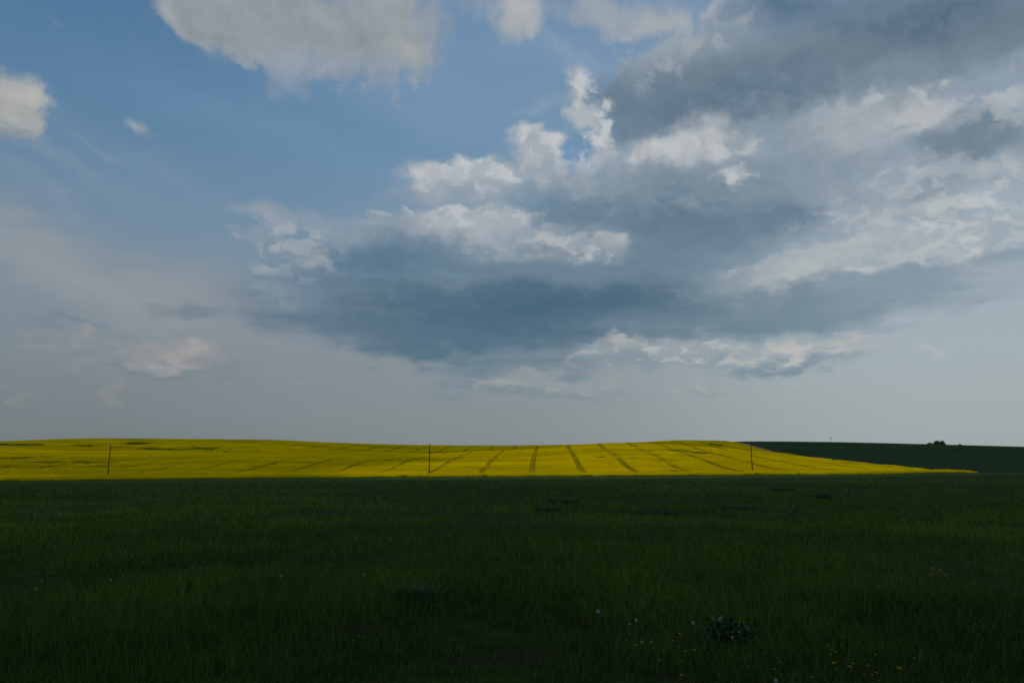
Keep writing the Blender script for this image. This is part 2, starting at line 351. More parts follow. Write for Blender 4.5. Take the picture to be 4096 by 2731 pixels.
# ------------------------------------------------------------------ helpers
def tag(o, label=None, category=None, group=None, kind=None):
    if label: o['label'] = label
    if category: o['category'] = category
    if group: o['group'] = group
    if kind: o['kind'] = kind
    return o


def mesh_np(name, verts, faces, mats, parent=None, smooth_shade=False, attrs=None, mat_idx=None):
    """one mesh object from numpy arrays; faces is an (n, k) array"""
    verts = np.asarray(verts, np.float32).reshape(-1, 3)
    faces = np.asarray(faces, np.int32)
    n, k = faces.shape
    me = bpy.data.meshes.new(name)
    me.vertices.add(len(verts)); me.loops.add(n * k); me.polygons.add(n)
    me.vertices.foreach_set('co', verts.ravel())
    me.loops.foreach_set('vertex_index', faces.ravel())
    me.polygons.foreach_set('loop_start', np.arange(0, n * k, k, dtype=np.int32))
    me.polygons.foreach_set('loop_total', np.full(n, k, np.int32))
    if smooth_shade:
        me.polygons.foreach_set('use_smooth', np.ones(n, bool))
    for m in mats: me.materials.append(m)
    if mat_idx is not None:
        me.polygons.foreach_set('material_index', np.asarray(mat_idx, np.int32))
    for an, av in (attrs or {}).items():
        a = me.attributes.new(an, 'FLOAT', 'POINT')
        a.data.foreach_set('value', np.asarray(av, np.float32))
    me.update(); me.validate()
    o = bpy.data.objects.new(name, me)
    C.objects.link(o)
    if parent: o.parent = parent
    return o


def empty(name, loc, rz=0.0):
    o = bpy.data.objects.new(name, None)
    o.empty_display_size = 0.2
    o.location = loc; o.rotation_euler = (0, 0, rz)
    C.objects.link(o)
    return o


def bm_obj(name, bm, mats, parent=None, smooth_shade=False):
    me = bpy.data.meshes.new(name)
    if smooth_shade:
        for f in bm.faces: f.smooth = True
    bm.to_mesh(me); bm.free()
    for m in mats: me.materials.append(m)
    o = bpy.data.objects.new(name, me)
    C.objects.link(o)
    if parent: o.parent = parent
    return o


def tube(bm, pts, radii, n=8, mat=0, cap=True):
    rings = []
    for i, (p, r) in enumerate(zip(pts, radii)):
        p = Vector(p)
        t = (Vector(pts[min(i + 1, len(pts) - 1)]) - Vector(pts[max(i - 1, 0)])).normalized()
        u = t.orthogonal().normalized() if abs(t.z) < 0.9 else Vector((1, 0, 0))
        u = (u - t * u.dot(t)).normalized(); v = t.cross(u)
        rings.append([bm.verts.new(p + (u * math.cos(2 * math.pi * k / n) + v * math.sin(2 * math.pi * k / n)) * r) for k in range(n)])
    for a, b in zip(rings, rings[1:]):
        for k in range(n):
            f = bm.faces.new((a[k], a[(k + 1) % n], b[(k + 1) % n], b[k])); f.material_index = mat
    if cap:
        bm.faces.new(rings[0][::-1]).material_index = mat; bm.faces.new(rings[-1]).material_index = mat


def box(bm, c, s, mat=0):
    r = bmesh.ops.create_cube(bm, size=1.0)
    for v in r['verts']:
        v.co = Vector((v.co.x * s[0] + c[0], v.co.y * s[1] + c[1], v.co.z * s[2] + c[2]))
    for f in {f for v in r['verts'] for f in v.link_faces}: f.material_index = mat


class Mat:
    """small node-tree builder for procedural materials"""
    def __init__(self, name, rough=0.8, spec=0.3):
        self.m = bpy.data.materials.new(name); self.m.use_nodes = True
        self.t = self.m.node_tree
        self.b = self.t.nodes['Principled BSDF']
        self.b.inputs['Roughness'].default_value = rough
        self.b.inputs['Specular IOR Level'].default_value = spec

    def n(self, kind, **kw):
        x = self.t.nodes.new(kind)
        for k, v in kw.items(): setattr(x, k, v)
        return x

    def put(self, s, v):
        if isinstance(v, bpy.types.NodeSocket): self.t.links.new(v, s)
        elif v is not None: s.default_value = v

    def pos(self):
        return self.n('ShaderNodeTexCoord').outputs['Object']

    def scaled(self, vec, s):
        x = self.n('ShaderNodeVectorMath', operation='MULTIPLY'); self.put(x.inputs[0], vec); x.inputs[1].default_value = s
        return x.outputs[0]

    def noise(self, vec, scale, detail=4.0, rough=0.55, dist=0.0):
        x = self.n('ShaderNodeTexNoise'); self.put(x.inputs['Vector'], vec)
        x.inputs['Scale'].default_value = scale; x.inputs['Detail'].default_value = detail
        x.inputs['Roughness'].default_value = rough; x.inputs['Distortion'].default_value = dist
        return x.outputs[0]

    def map(self, v, a, b, c=0.0, d=1.0):
        x = self.n('ShaderNodeMapRange', interpolation_type='SMOOTHSTEP'); self.put(x.inputs['Value'], v)
        for i, q in zip((1, 2, 3, 4), (a, b, c, d)): x.inputs[i].default_value = q
        return x.outputs[0]

    def mix(self, f, a, b, mode='MIX'):
        x = self.n('ShaderNodeMix', data_type='RGBA', blend_type=mode)
        self.put(x.inputs[0], f)
        for s, q in ((x.inputs[6], a), (x.inputs[7], b)):
            self.put(s, (*q, 1.0) if isinstance(q, tuple) and len(q) == 3 else q)
        return x.outputs[2]

    def math(self, op, a, b=None):
        x = self.n('ShaderNodeMath', operation=op); self.put(x.inputs[0], a); self.put(x.inputs[1], b)
        return x.outputs[0]

    def attr(self, name):
        return self.n('ShaderNodeAttribute', attribute_name=name).outputs['Fac']

    def color(self, v):
        self.put(self.b.inputs['Base Color'], (*v, 1.0) if isinstance(v, tuple) else v)
        return self

    def bump(self, h, dist, strength=1.0):
        x = self.n('ShaderNodeBump'); self.put(x.inputs['Height'], h)
        x.inputs['Distance'].default_value = dist; x.inputs['Strength'].default_value = strength
        self.t.links.new(x.outputs[0], self.b.inputs['Normal'])
        return self


def plain(name, rgb, rough=0.7, var=0.25, scale=20.0, spec=0.3):
    m = Mat(name, rough, spec)
    f = m.noise(m.pos(), scale, 3.0)
    m.color(m.mix(f, tuple(c * (1 - var) for c in rgb), tuple(c * (1 + var) for c in rgb)))
    return m.m


# cheap value noise for mesh building
def vnoise(x, y, seed=0):
    def h(ix, iy):
        v = np.sin(ix * 127.1 + iy * 311.7 + seed * 74.7) * 43758.5453
        return v - np.floor(v)
    ix, iy = np.floor(x), np.floor(y); fx, fy = x - ix, y - iy
    fx = fx * fx * (3 - 2 * fx); fy = fy * fy * (3 - 2 * fy)
    a, b, c, d = h(ix, iy), h(ix + 1, iy), h(ix, iy + 1), h(ix + 1, iy + 1)
    return (a * (1 - fx) + b * fx) * (1 - fy) + (c * (1 - fx) + d * fx) * fy


def fbm(x, y, oct=4, seed=0):
    s, a, t = 0.0, 0.5, 0.0
    for o in range(oct):
        s = s + a * vnoise(x * 2 ** o + 17.3 * o, y * 2 ** o - 9.1 * o, seed + o); t += a; a *= 0.5
    return s / t


def sstep(x, a, b):
    t = np.clip((x - a) / (b - a), 0, 1)
    return t * t * (3 - 2 * t)


# ------------------------------------------------------------------ the lie of the land
CROP = 1.25          # height of the flowering rapeseed
FRONT = 258.0        # distance of the field's near edge
EDGE = 160.0         # the field's right-hand boundary runs straight away from the viewer


def site(px, py, Y, dz=0.0):
    d = ray(px, py); k = Y / d[1]
    return d[0] * k, Y, CAM_H + d[2] * k - dz


SURVEY = []
for px, py in ((-700, 1932), (0, 1926), (430, 1920), (1000, 1914), (1400, 1911), (2100, 1907), (2700, 1904), (3100, 1901), (3500, 1898), (3900, 1893), (4500, 1888)):
    SURVEY.append(site(px, py, FRONT))
for px, py in ((-300, 1886), (432, 1885), (1100, 1880), (1717, 1874), (2140, 1868), (2600, 1866), (3008, 1870)):
    SURVEY.append(site(px, py, 292, CROP))
# near swell, crest of the first fold
for px, py, Y in ((-400, 1836, 370), (300, 1829, 375), (800, 1824, 380), (1400, 1822, 400), (1735, 1818, 420), (1890, 1806, 430), (2150, 1793, 445), (2300, 1779, 455), (2450, 1771, 465), (2700, 1766, 483), (2850, 1765, 500)):
    SURVEY.append(site(px, py, Y, CROP))
for px, py, Y in ((2150, 1832, 340), (2600, 1822, 340), (1500, 1846, 330), (800, 1850, 320), (2800, 1830, 340)):
    SURVEY.append(site(px, py, Y, CROP))
# right-hand boundary of the field
for px, py in ((2925, 1765), (3060, 1799), (3250, 1827), (3500, 1854), (3720, 1874), (3900, 1887)):
    Y = EDGE * F / (px - 2048.0)          # refined below
    d = ray(px, py); Y = EDGE / d[0] * d[1]
    SURVEY.append(site(px, py, Y, CROP * 0.8))
# dip behind the first fold, then the far slope up to the skyline
for px, py, Y in ((2150, 1808, 520), (2300, 1796, 540), (1890, 1814, 500), (1600, 1815, 480)):
    SURVEY.append(site(px, py, Y, CROP))
SKYLINE = ((-700, 1783, 640), (-300, 1777, 630), (0, 1770, 620), (330, 1753.5, 615), (600, 1753.5, 613), (850, 1756, 620), (1100, 1759, 640), (1400, 1772, 680), (1700, 1780, 720), (2000, 1783, 750), (2250, 1781, 750))
for px, py, Y in SKYLINE:
    x, y, z = site(px, py, Y, CROP); SURVEY.append((x, y, z))
    SURVEY.append((x * (Y + 160) / Y, Y + 160, z - 5.0)); SURVEY.append((x * (Y + 420) / Y, Y + 420, z - 25.0))
for px, py, Y in ((200, 1790, 480), (1000, 1796, 500), (1500, 1802, 560)):
    SURVEY.append(site(px, py, Y, CROP))
# wheat hill on the right
for px, py, Y in ((2990, 1765.5, 760), (3300, 1768, 780), (3500, 1773, 790), (3720, 1779, 800), (3900, 1785, 800), (4096, 1790.5, 800), (4500, 1803, 800), (5200, 1825, 800)):
    x, y, z = site(px, py, Y, 0.5); SURVEY.append((x, y, z))
    SURVEY.append((x * (Y + 160) / Y, Y + 160, z - 4.0)); SURVEY.append((x * (Y + 420) / Y, Y + 420, z - 22.0))
for px, py, Y in ((3300, 1800, 560), (3700, 1820, 500), (4096, 1835, 480), (3600, 1845, 400), (4096, 1868, 340), (4700, 1850, 450)):
    SURVEY.append(site(px, py, Y, 0.5))
# the meadow falls gently from the viewer, level ground behind
for x, y, z in ((0, 0, 0), (-8, 6, 0), (8, 6, 0), (0, 12, -0.02), (-20, 20, -0.12), (20, 20, -0.05), (0, 40, -0.25), (-60, 60, -0.7), (60, 60, -0.35), (0, 100, -0.7), (-110, 140, -1.6), (110, 140, -0.6),
                (0, 180, -1.2), (-150, 200, -2.5), (150, 200, -0.9), (0, -30, 0), (-60, -40, 0), (60, -40, 0), (0, -200, -1), (-300, 0, -1.5), (300, 0, 0), (-400, -300, -3), (400, -300, -2),
                (-1800, 400, -25), (1800, 400, -10), (-1500, 1800, -40), (0, 1800, -40), (1500, 1800, -40), (0, -1800, -20), (-1500, -1500, -25), (1500, -1500, -25)):
    SURVEY.append((x, y, z))
SURVEY = np.array(SURVEY, float)
_S = 100.0


def _kern(r):
    return r                               # biharmonic-like: smooth enough and free of overshoot


_P = SURVEY[:, :2] / _S
_r = np.sqrt(((_P[:, None] - _P[None]) ** 2).sum(-1) + 0.05)
_n = len(_P)
_A = np.zeros((_n + 3, _n + 3)); _A[:_n, :_n] = _kern(_r) + np.eye(_n) * 1e-4
_A[:_n, _n] = 1; _A[:_n, _n + 1:] = _P; _A[_n, :_n] = 1; _A[_n + 1:, :_n] = _P.T
_W = np.linalg.solve(_A, np.concatenate([SURVEY[:, 2], np.zeros(3)]))


def height(x, y):
    x = np.asarray(x, float); y = np.asarray(y, float)
    sh = np.broadcast(x, y).shape
    xf, yf = np.broadcast_to(x, sh).ravel() / _S, np.broadcast_to(y, sh).ravel() / _S
    out = np.empty(len(xf))
    for i in range(0, len(xf), 40000):
        a, b = xf[i:i + 40000], yf[i:i + 40000]
        r = np.sqrt((a[:, None] - _P[:, 0]) ** 2 + (b[:, None] - _P[:, 1]) ** 2 + 0.05)
        out[i:i + 40000] = _kern(r) @ _W[:_n] + _W[_n] + a * _W[_n + 1] + b * _W[_n + 2]
    return out.reshape(sh)


def hz(x, y):
    return float(height(np.array([x]), np.array([y]))[0])


def on_ground(px, py, dz=0.0):
    """where the line of sight through a photo position meets the land"""
    d = ray(px, py); ts = np.concatenate([np.linspace(4, 60, 800), np.linspace(60, 900, 1600)]) / d[1]
    g = height(d[0] * ts, d[1] * ts) + dz - (CAM_H + d[2] * ts)
    k = int(np.argmax(g > 0)) if (g > 0).any() else len(ts) - 1
    return d[0] * ts[k], d[1] * ts[k]


def grid(xs, ys):
    X, Y = np.meshgrid(xs, ys)
    ny, nx = X.shape
    i = np.arange((ny - 1) * nx).reshape(ny - 1, nx)[:, :-1].ravel()
    return X.ravel(), Y.ravel(), np.stack([i, i + 1, i + nx + 1, i + nx], 1)


# ------------------------------------------------------------------ ground: one sheet to the horizon
near_x = np.arange(-720, 900.1, 6.0)
gx = np.concatenate([-np.geomspace(9000, 740, 14), near_x, np.geomspace(920, 9000, 14)])
gy = np.concatenate([-np.geomspace(9000, 40, 22), np.arange(-32, 0, 8.0), np.arange(0, 60, 2.0), np.arange(60, 280, 4.0), np.arange(280, 1300, 6.0), np.geomspace(1310, 9000, 16)])
X, Y, FC = grid(gx, gy)
Z = height(np.clip(X, -2200, 2200), np.clip(Y, -2200, 2200))
far = np.maximum(np.abs(X), np.abs(Y))
Z = np.where(far > 1500, np.minimum(Z, -20) - (far - 1500) * 0.004, Z)
m = Mat('meadow_soil', 0.95, 0.03)
p_ = m.pos()
patch = m.noise(m.scaled(p_, (0.6, 1.0, 1.0)), 0.06, 5.0, 0.6)
g1 = m.mix(m.map(patch, 0.40, 0.62), (0.010, 0.019, 0.003), (0.021, 0.036, 0.004))
fine = m.noise(p_, 1.6, 6.0, 0.7)
g1 = m.mix(m.map(fine, 0.35, 0.70), g1, (0.030, 0.048, 0.006))
sepm = m.n('ShaderNodeSeparateXYZ'); m.put(sepm.inputs[0], p_)
wob = m.math('ADD', sepm.outputs[1], m.math('MULTIPLY', m.noise(m.scaled(p_, (0.02, 0.02, 0.0)), 1.0, 3.0), 50.0))
band = m.map(wob, 236.0, 262.0)                      # paler towards the field edge
g1 = m.mix(m.math('MULTIPLY', band, 0.65), g1, (0.065, 0.105, 0.022))
soil = m.mix(m.noise(p_, 9.0, 5.0), (0.016, 0.013, 0.008), (0.032, 0.025, 0.016))
bare = m.math('MULTIPLY', m.map(m.noise(p_, 0.55, 4.0, 0.6), 0.48, 0.62), m.map(sepm.outputs[1], 15.0, 9.0))
m.color(m.mix(bare, g1, soil)).bump(fine, 0.06)
ground = tag(mesh_np('ground', np.stack([X, Y, Z], 1), FC, [m.m], smooth_shade=True), kind='structure')

# ------------------------------------------------------------------ rapeseed field: canopy that follows the hill, wheel tracks sunk in it
LINES = 6.6 + 18.0 * np.arange(-34, 9)
xs = []
for c in LINES:
    xs.append(c + np.array([-9.0, -7.6, -6.2, -4.8, -3.6, -2.6, -2.0, -1.6, -1.25, -1.0, -0.75, -0.5, -0.2, 0.2, 0.5, 0.75, 1.0, 1.25, 1.6, 2.0, 2.6, 3.6, 4.8, 6.2, 7.6]))
fx = np.concatenate(xs); fx = np.unique(np.round(fx[(fx > -590) & (fx < EDGE - 0.4)], 3)); fx = np.append(fx, EDGE)
fy = [FRONT]
while fy[-1] < 930: fy.append(fy[-1] + max(0.5, min(3.0, (fy[-1] - FRONT) * 0.010)))
fy = np.array(fy)
X0, Y, FC = grid(fx, fy)
nx, ny = len(fx), len(fy)
X = X0 + 0.038 * (Y - 265.0) * (1 - sstep(X0, 70, EDGE))      # the tracks run slightly to the right of the line of sight
base = height(X, Y)
# gaps where the crop is thin: (photo x, y, half-length m, half-depth m, strength)
GAPS = [(20, 1776, 24, 12, 1.0), (60, 1779, 16, 6, .8), (350, 1780, 14, 6, 1.0), (480, 1787, 8, 6, .9), (560, 1771, 16, 9, .8), (690, 1794, 30, 8, .9), (600, 1792, 12, 6, .9), (780, 1789, 14, 9, .7), (970, 1805, 18, 6, 1.0), (860, 1796, 16, 10, .5),
        (60, 1828, 22, 6, 1.0), (240, 1823, 16, 5, .7), (310, 1827, 9, 4, .6), (200, 1845, 26, 5, .6), (280, 1853, 14, 3, .7), (380, 1848, 14, 3, .6), (1120, 1853, 6, 3, .9), (1090, 1862, 12, 4, .5), (1190, 1845, 9, 3, .5),
        (2860, 1775, 9, 7, .9), (2790, 1808, 7, 6, .9), (2835, 1810, 6, 6, .9), (2750, 1800, 14, 9, .6), (3045, 1815, 7, 8, .6), (2650, 1842, 10, 5, .4), (2500, 1802, 16, 8, .4),
        (300, 1919, 16, 2.5, .9), (700, 1915, 26, 2, .7), (1000, 1909, 20, 2, .8), (1200, 1906, 16, 2, .7), (1430, 1908, 8, 2, .9), (1670, 1899, 5, 3, 1.), (1845, 1896, 3.5, 2.5, 1.), (1740, 1896, 3, 3, .8), (1715, 1899, 3, 4, 1.), (1520, 1904, 12, 2, .5),
        (2580, 1896, 10, 2, .6), (2720, 1882, 7, 3, .6), (2760, 1892, 9, 2, .6), (3050, 1895, 10, 2, .5), (3330, 1893, 10, 2, .4)]
gap = np.zeros(len(X))
ragged = fbm(X * 0.16, Y * 0.10, 5, 3)
for px, py, a, b, s in GAPS:
    cx, cy = on_ground(px, py, CROP)
    sel = (np.abs(X - cx) < a * 1.7) & (np.abs(Y - cy) < b * 1.7 * 1.6)
    d = np.sqrt(((X[sel] - cx) / a) ** 2 + ((Y[sel] - cy) / (b * 1.6)) ** 2)
    gap[sel] = np.maximum(gap[sel], s * sstep(1.25 - d + (ragged[sel] - 0.5) * 2.2, 0.25, 0.85))
# wheel tracks, slightly wandering, ending at the headland
wander = 0.22 * np.sin(Y * 0.021 + 1.0) + 0.12 * np.sin(Y * 0.067 + X0 * 0.02)
u = (X0 - 6.6 + wander + 9.0) % 18.0 - 9.0
track = np.maximum(1 - sstep(np.abs(np.abs(u) - 0.7), 0.2, 0.75), 0.92 * (1 - sstep(np.abs(u), 0.5, 1.2)))
track *= sstep(Y, FRONT + 6.5, FRONT + 10) * (0.8 + 0.2 * sstep(fbm(X * 0.05, Y * 0.08, 3, 8), 0.3, 0.55))
headland = (1 - sstep(np.abs(np.abs(Y - FRONT - 8.0) - 0.9), 0.2, 0.6)) * 0.8 * sstep(fbm(X * 0.06, Y * 0.5, 3, 9), 0.42, 0.62)
thin = sstep(fbm(X * 0.02, Y * 0.05, 5, 21), 0.52, 0.74) * 0.36 + sstep(fbm(X * 0.25, Y * 0.12, 3, 31), 0.66, 0.82) * 0.35
lack = np.clip(np.maximum.reduce([gap, track * (0.56 + 0.14 * sstep(-X0, 30, 120)), headland, thin]), 0, 1)
top = CROP * (1 - 0.55 * lack) + (rng.random(len(X)) - 0.5) * 0.15 + (fbm(X * 0.5, Y * 0.5, 3, 4) - 0.5) * 0.35
rim = np.minimum(sstep(Y, FRONT - 0.2, FRONT + 1.6), sstep(EDGE - X, -0.2, 3.0))
top = top * (0.6 + 0.4 * rim)
yj = np.where(Y <= FRONT + 0.01, (fbm(X * 0.22, Y * 0, 5, 12) - 0.5) * 2.2 - 0.4 * rng.random(len(X)), 0.0)
olive = 0.30 * sstep(Y + (fbm(X * 0.02, Y * 0.01, 3, 71) - 0.5) * 120, 380, 560) * sstep(fbm(X * 0.012, Y * 0.05, 4, 73), 0.3, 0.6)
lack = np.maximum(lack, np.clip(olive + 0.5 * thin, 0, 1))
X = X - 6.0 * (1 - sstep(Y, FRONT, 288)) * sstep(X, EDGE - 16, EDGE)
V = np.stack([X, Y + yj, base + top], 1)
# skirts down to the soil along the near edge and the right-hand edge
fr = np.arange(nx); V2 = V[fr].copy(); V2[:, 2] = base[fr] - 0.2; V2[:, 1] -= 0.15
rt = np.arange(ny) * nx + nx - 1; V3 = V[rt].copy(); V3[:, 2] = base[rt] - 0.2
n0 = len(V); n1 = n0 + nx
S1 = np.stack([fr[:-1] + n0, fr[1:] + n0, fr[1:], fr[:-1]], 1)
k = np.arange(ny)
S2 = np.stack([rt[:-1], k[:-1] + n1, k[1:] + n1, rt[1:]], 1)
Vall = np.concatenate([V, V2, V3]); Fall = np.concatenate([FC, S1, S2])
lackall = np.concatenate([lack, np.full(nx, 1.0), np.full(ny, 0.8)])
m = Mat('rapeseed_canopy', 0.9, 0.0)
p_ = m.pos()
speck = m.noise(m.scaled(p_, (1.0, 1.0, 1.6)), 2.2, 5.0, 0.75)
broad = m.noise(m.scaled(p_, (0.35, 1.0, 1.0)), 0.05, 5.0, 0.65)
bloom = m.mix(m.map(broad, 0.35, 0.68), (0.48, 0.326, 0.0), (0.72, 0.495, 0.0))
mott = m.noise(m.scaled(p_, (0.7, 1.0, 1.0)), 0.38, 5.0, 0.7)
bloom = m.mix(m.map(mott, 0.55, 0.75, 0.0, 0.45), bloom, (0.36, 0.27, 0.004))
leafy = m.mix(m.map(speck, 0.3, 0.7), (0.045, 0.066, 0.008), (0.13, 0.135, 0.012))
cut = m.math('SUBTRACT', m.attr('lack'), m.math('MULTIPLY', m.math('SUBTRACT', speck, 0.5), 0.35))
m.color(m.mix(m.map(cut, 0.22, 0.78), bloom, leafy))
m.bump(speck, 0.35)
field = tag(mesh_np('rapeseed_field', Vall, Fall, [m.m], attrs={'lack': lackall}), 'bright yellow rapeseed field in full bloom with green wheel tracks running over the hill', 'crop field', kind='stuff')

# ------------------------------------------------------------------ bare track between the two crops, and the wheat beyond it
ty = np.arange(FRONT + 1, 960, 4.0)
tx = np.linspace(0, 1, 7)
X, Y, FC = grid(tx, ty)
wide = 3.0 + 5.5 * sstep(Y, 400, 470) + 3.0 * (1 - sstep(Y, 262, 285))
X = EDGE + 0.3 + X * wide
m = Mat('bare_soil', 0.95, 0.1)
m.color(m.mix(m.noise(m.pos(), 0.8, 5.0, 0.65), (0.11, 0.070, 0.045), (0.21, 0.145, 0.095)))
tag(mesh_np('track', np.stack([X, Y, height(X, Y) + 0.3], 1), FC, [m.m], smooth_shade=True), kind='structure')
wx = np.concatenate([np.arange(EDGE + 3.1, 300, 1.5), np.arange(300, 900, 4.0)])
wy = np.concatenate([np.arange(FRONT + 3, 420, 2.0), np.arange(420, 1000, 4.0)])
X, Y, FC = grid(wx, wy)
nx = len(wx)
base = height(X, Y)
X = X + (5.5 * sstep(Y, 400, 470) + 3.0 * (1 - sstep(Y, 262, 285))) * (1 - sstep(X, EDGE + 8, EDGE + 90))
base = height(X, Y)
V = np.stack([X, Y, base + 0.55 + (rng.random(len(X)) - 0.5) * 0.12], 1)
fr = np.arange(nx); V2 = V[fr].copy(); V2[:, 2] = base[fr] - 0.2
lt = np.arange(len(wy)) * nx; V3 = V[lt].copy(); V3[:, 2] = base[lt] - 0.2
n0 = len(V); n1 = n0 + nx; k = np.arange(len(wy))
Fall = np.concatenate([FC, np.stack([fr[:-1] + n0, fr[1:] + n0, fr[1:], fr[:-1]], 1), np.stack([lt[1:], k[1:] + n1, k[:-1] + n1, lt[:-1]], 1)])
m = Mat('green_wheat', 0.95, 0.022)
p_ = m.pos()
c_ = m.mix(m.map(m.noise(m.scaled(p_, (0.5, 1.0, 1.0)), 0.02, 5.0, 0.6), 0.36, 0.66), (0.015, 0.042, 0.012), (0.025, 0.062, 0.015))
c_ = m.mix(m.map(m.noise(p_, 1.5, 4.0, 0.7), 0.4, 0.7, 0.0, 0.5), c_, (0.030, 0.064, 0.018))
m.color(c_)
tag(mesh_np('wheat_field', np.concatenate([V, V2, V3]), Fall, [m.m], smooth_shade=True), 'dark green field of young wheat on the slope right of the yellow rapeseed', 'crop field', kind='stuff')

# ------------------------------------------------------------------ the cloud shading the meadow, plus an added one dimming the field (high above, right of the viewer)
CLOUD_H = 900.0
CLOUD_DX = CLOUD_H / math.tan(R(SUN_EL))


def cloud(name, inside, x0, x1, y0, y1, cell, thick, mat):
    """closed lumpy cloud whose outline is given as a signed field (metres inside) over the ground it shades"""
    gx_, gy_ = np.arange(x0, x1, cell), np.arange(y0, y1, cell)
    X, Y, FC = grid(gx_, gy_)
    A = inside(X, Y)
    X = X + CLOUD_DX
    t = 1 - np.exp(-np.maximum(A, 0) / 160.0)
    up = CLOUD_H + t * thick * (0.35 + 1.3 * fbm(X * 0.004, Y * 0.004, 5, 41)) + 1.0
    dn = CLOUD_H - t * thick * 0.25 * fbm(X * 0.006, Y * 0.006, 4, 43) - 1.0
    keep = (A[FC] > 0).any(1)
    FC = FC[keep]
    n = len(X)
    used, inv = np.unique(FC.ravel(), return_inverse=True)
    F0 = inv.reshape(FC.shape); k = len(used)
    V = np.concatenate([np.stack([X, Y, up], 1)[used], np.stack([X, Y, dn], 1)[used]])
    e = np.concatenate([F0[:, [0, 1]], F0[:, [1, 2]], F0[:, [2, 3]], F0[:, [3, 0]]])
    key = np.sort(e, 1); key = key[:, 0] * (k + 1) + key[:, 1]
    _, first, cnt = np.unique(key, return_index=True, return_counts=True)
    be = e[first[cnt == 1]]
    side = np.stack([be[:, 1], be[:, 0], be[:, 0] + k, be[:, 1] + k], 1)
    return mesh_np(name, V, np.concatenate([F0, F0[:, ::-1] + k, side]), [mat], smooth_shade=True)


m = Mat('cloud_white', 1.0, 0.0); m.color((0.85, 0.86, 0.88))


def shade_main(X, Y):
    front = FRONT - 15 - Y + (fbm(X * 0.012, Y * 0, 4, 51) - 0.5) * 30
    hill = np.minimum(X - (EDGE + 9) + (fbm(X * 0, Y * 0.01, 3, 53) - 0.5) * 8, 1100 - Y)
    a = np.maximum(front, hill)
    return np.minimum.reduce([a, X + 800, 1150 - X, Y + 700])


tag(cloud('cloud', shade_main, -810, 1160, -710, 1110, 8.0, 130.0, m.m), kind='structure')
m2 = Mat('added_thin_cloud', 1.0, 0.0); m2.color((0.85, 0.86, 0.88))
tr = m2.n('ShaderNodeBsdfTransparent'); mx = m2.n('ShaderNodeMixShader')
m2.put(mx.inputs[0], m2.map(m2.noise(m2.scaled(m2.pos(), (0.4, 1.6, 0)), 0.008, 5.0, 0.6), 0.28, 0.72, 0.30, 0.70))
m2.put(mx.inputs[1], tr.outputs[0]); m2.put(mx.inputs[2], m2.b.outputs[0])
m2.put(m2.t.nodes['Material Output'].inputs['Surface'], mx.outputs[0])


def shade_thin(X, Y):
    a = np.maximum(-40 - X - (Y - 258) * 0.12, Y - 455) + (fbm(X * 0.004, Y * 0.012, 4, 55) - 0.5) * 120
    return np.minimum.reduce([a, X + 640, 900 - Y, Y - 240, 240 - X])


tag(cloud('cloud', shade_thin, -650, 250, 230, 910, 8.0, 60.0, m2.m), kind='structure')  # unseen translucent cloud, added to dim the left and far field

# ------------------------------------------------------------------ utility poles
wood = Mat('weathered_pole_wood', 0.85, 0.2)
wood.color(wood.mix(wood.noise(wood.scaled(wood.pos(), (6, 6, 0.5)), 4.0, 5.0), (0.030, 0.024, 0.019), (0.075, 0.062, 0.050)))
iron = plain('bracket_iron', (0.05, 0.05, 0.052), 0.5)
porcelain = plain('insulator_porcelain', (0.10, 0.07, 0.055), 0.25, 0.1)
concrete = plain('pole_concrete', (0.42, 0.41, 0.37), 0.9, 0.15, 6.0)
TOP_R, FOOT_R = 0.13, 0.21


def make_pole(px, py_top, py_foot, Y, lean, label, foot):
    x, _, _ = site(px, py_foot, Y); z0 = hz(x, Y)
    d = ray(px, py_top); h = CAM_H + d[2] * Y / d[1] - z0
    root = empty('utility_pole', (x, Y, z0))
    tag(root, label, 'utility pole', 'utility poles standing in the rapeseed')
    zs = np.linspace(-0.6, h, 7)
    bm = bmesh.new()
    tube(bm, [(lean * z / h + 0.02 * math.sin(z), 0, z) for z in zs], np.linspace(FOOT_R, TOP_R, 7), 12)
    bm_obj('shaft', bm, [wood.m], root, True)
    bm = bmesh.new()
    tube(bm, [(lean, 0, h), (lean, 0, h + 0.12)], [TOP_R + 0.02, 0.02], 10)
    bm_obj('cap', bm, [iron], root)
    zb = h * 0.69
    for s in (-1, 1):
        bx = lean * zb / h + s * 0.34
        bm = bmesh.new()
        tube(bm, [(lean * zb / h, 0, zb), (bx, 0, zb + 0.03), (bx, 0, zb + 0.16)], [0.03, 0.03, 0.025], 6)
        br = bm_obj('bracket', bm, [iron], root)
        bm = bmesh.new()
        tube(bm, [(bx, 0, zb + 0.12), (bx, 0, zb + 0.18), (bx, 0, zb + 0.22), (bx, 0, zb + 0.30), (bx, 0, zb + 0.36)], [0.05, 0.09, 0.06, 0.085, 0.03], 10)
        bm_obj('insulator', bm, [porcelain], br, True)
    if foot:
        for dx, sx in ((0.28, 0.17),):
            bm = bmesh.new()
            box(bm, (dx, -0.05, 0.7), (sx + .08, 0.3, 2.6)); bmesh.ops.bevel(bm, geom=bm.edges[:], offset=0.02, segments=2, affect='EDGES')
            ft = bm_obj('concrete_foot', bm, [concrete], root)
            for zz in (1.2, 1.75):
                bm = bmesh.new()
                box(bm, (0.1, -0.05, zz), (0.62, 0.5, 0.05))
                bm_obj('clamp', bm, [iron], ft)
    return root


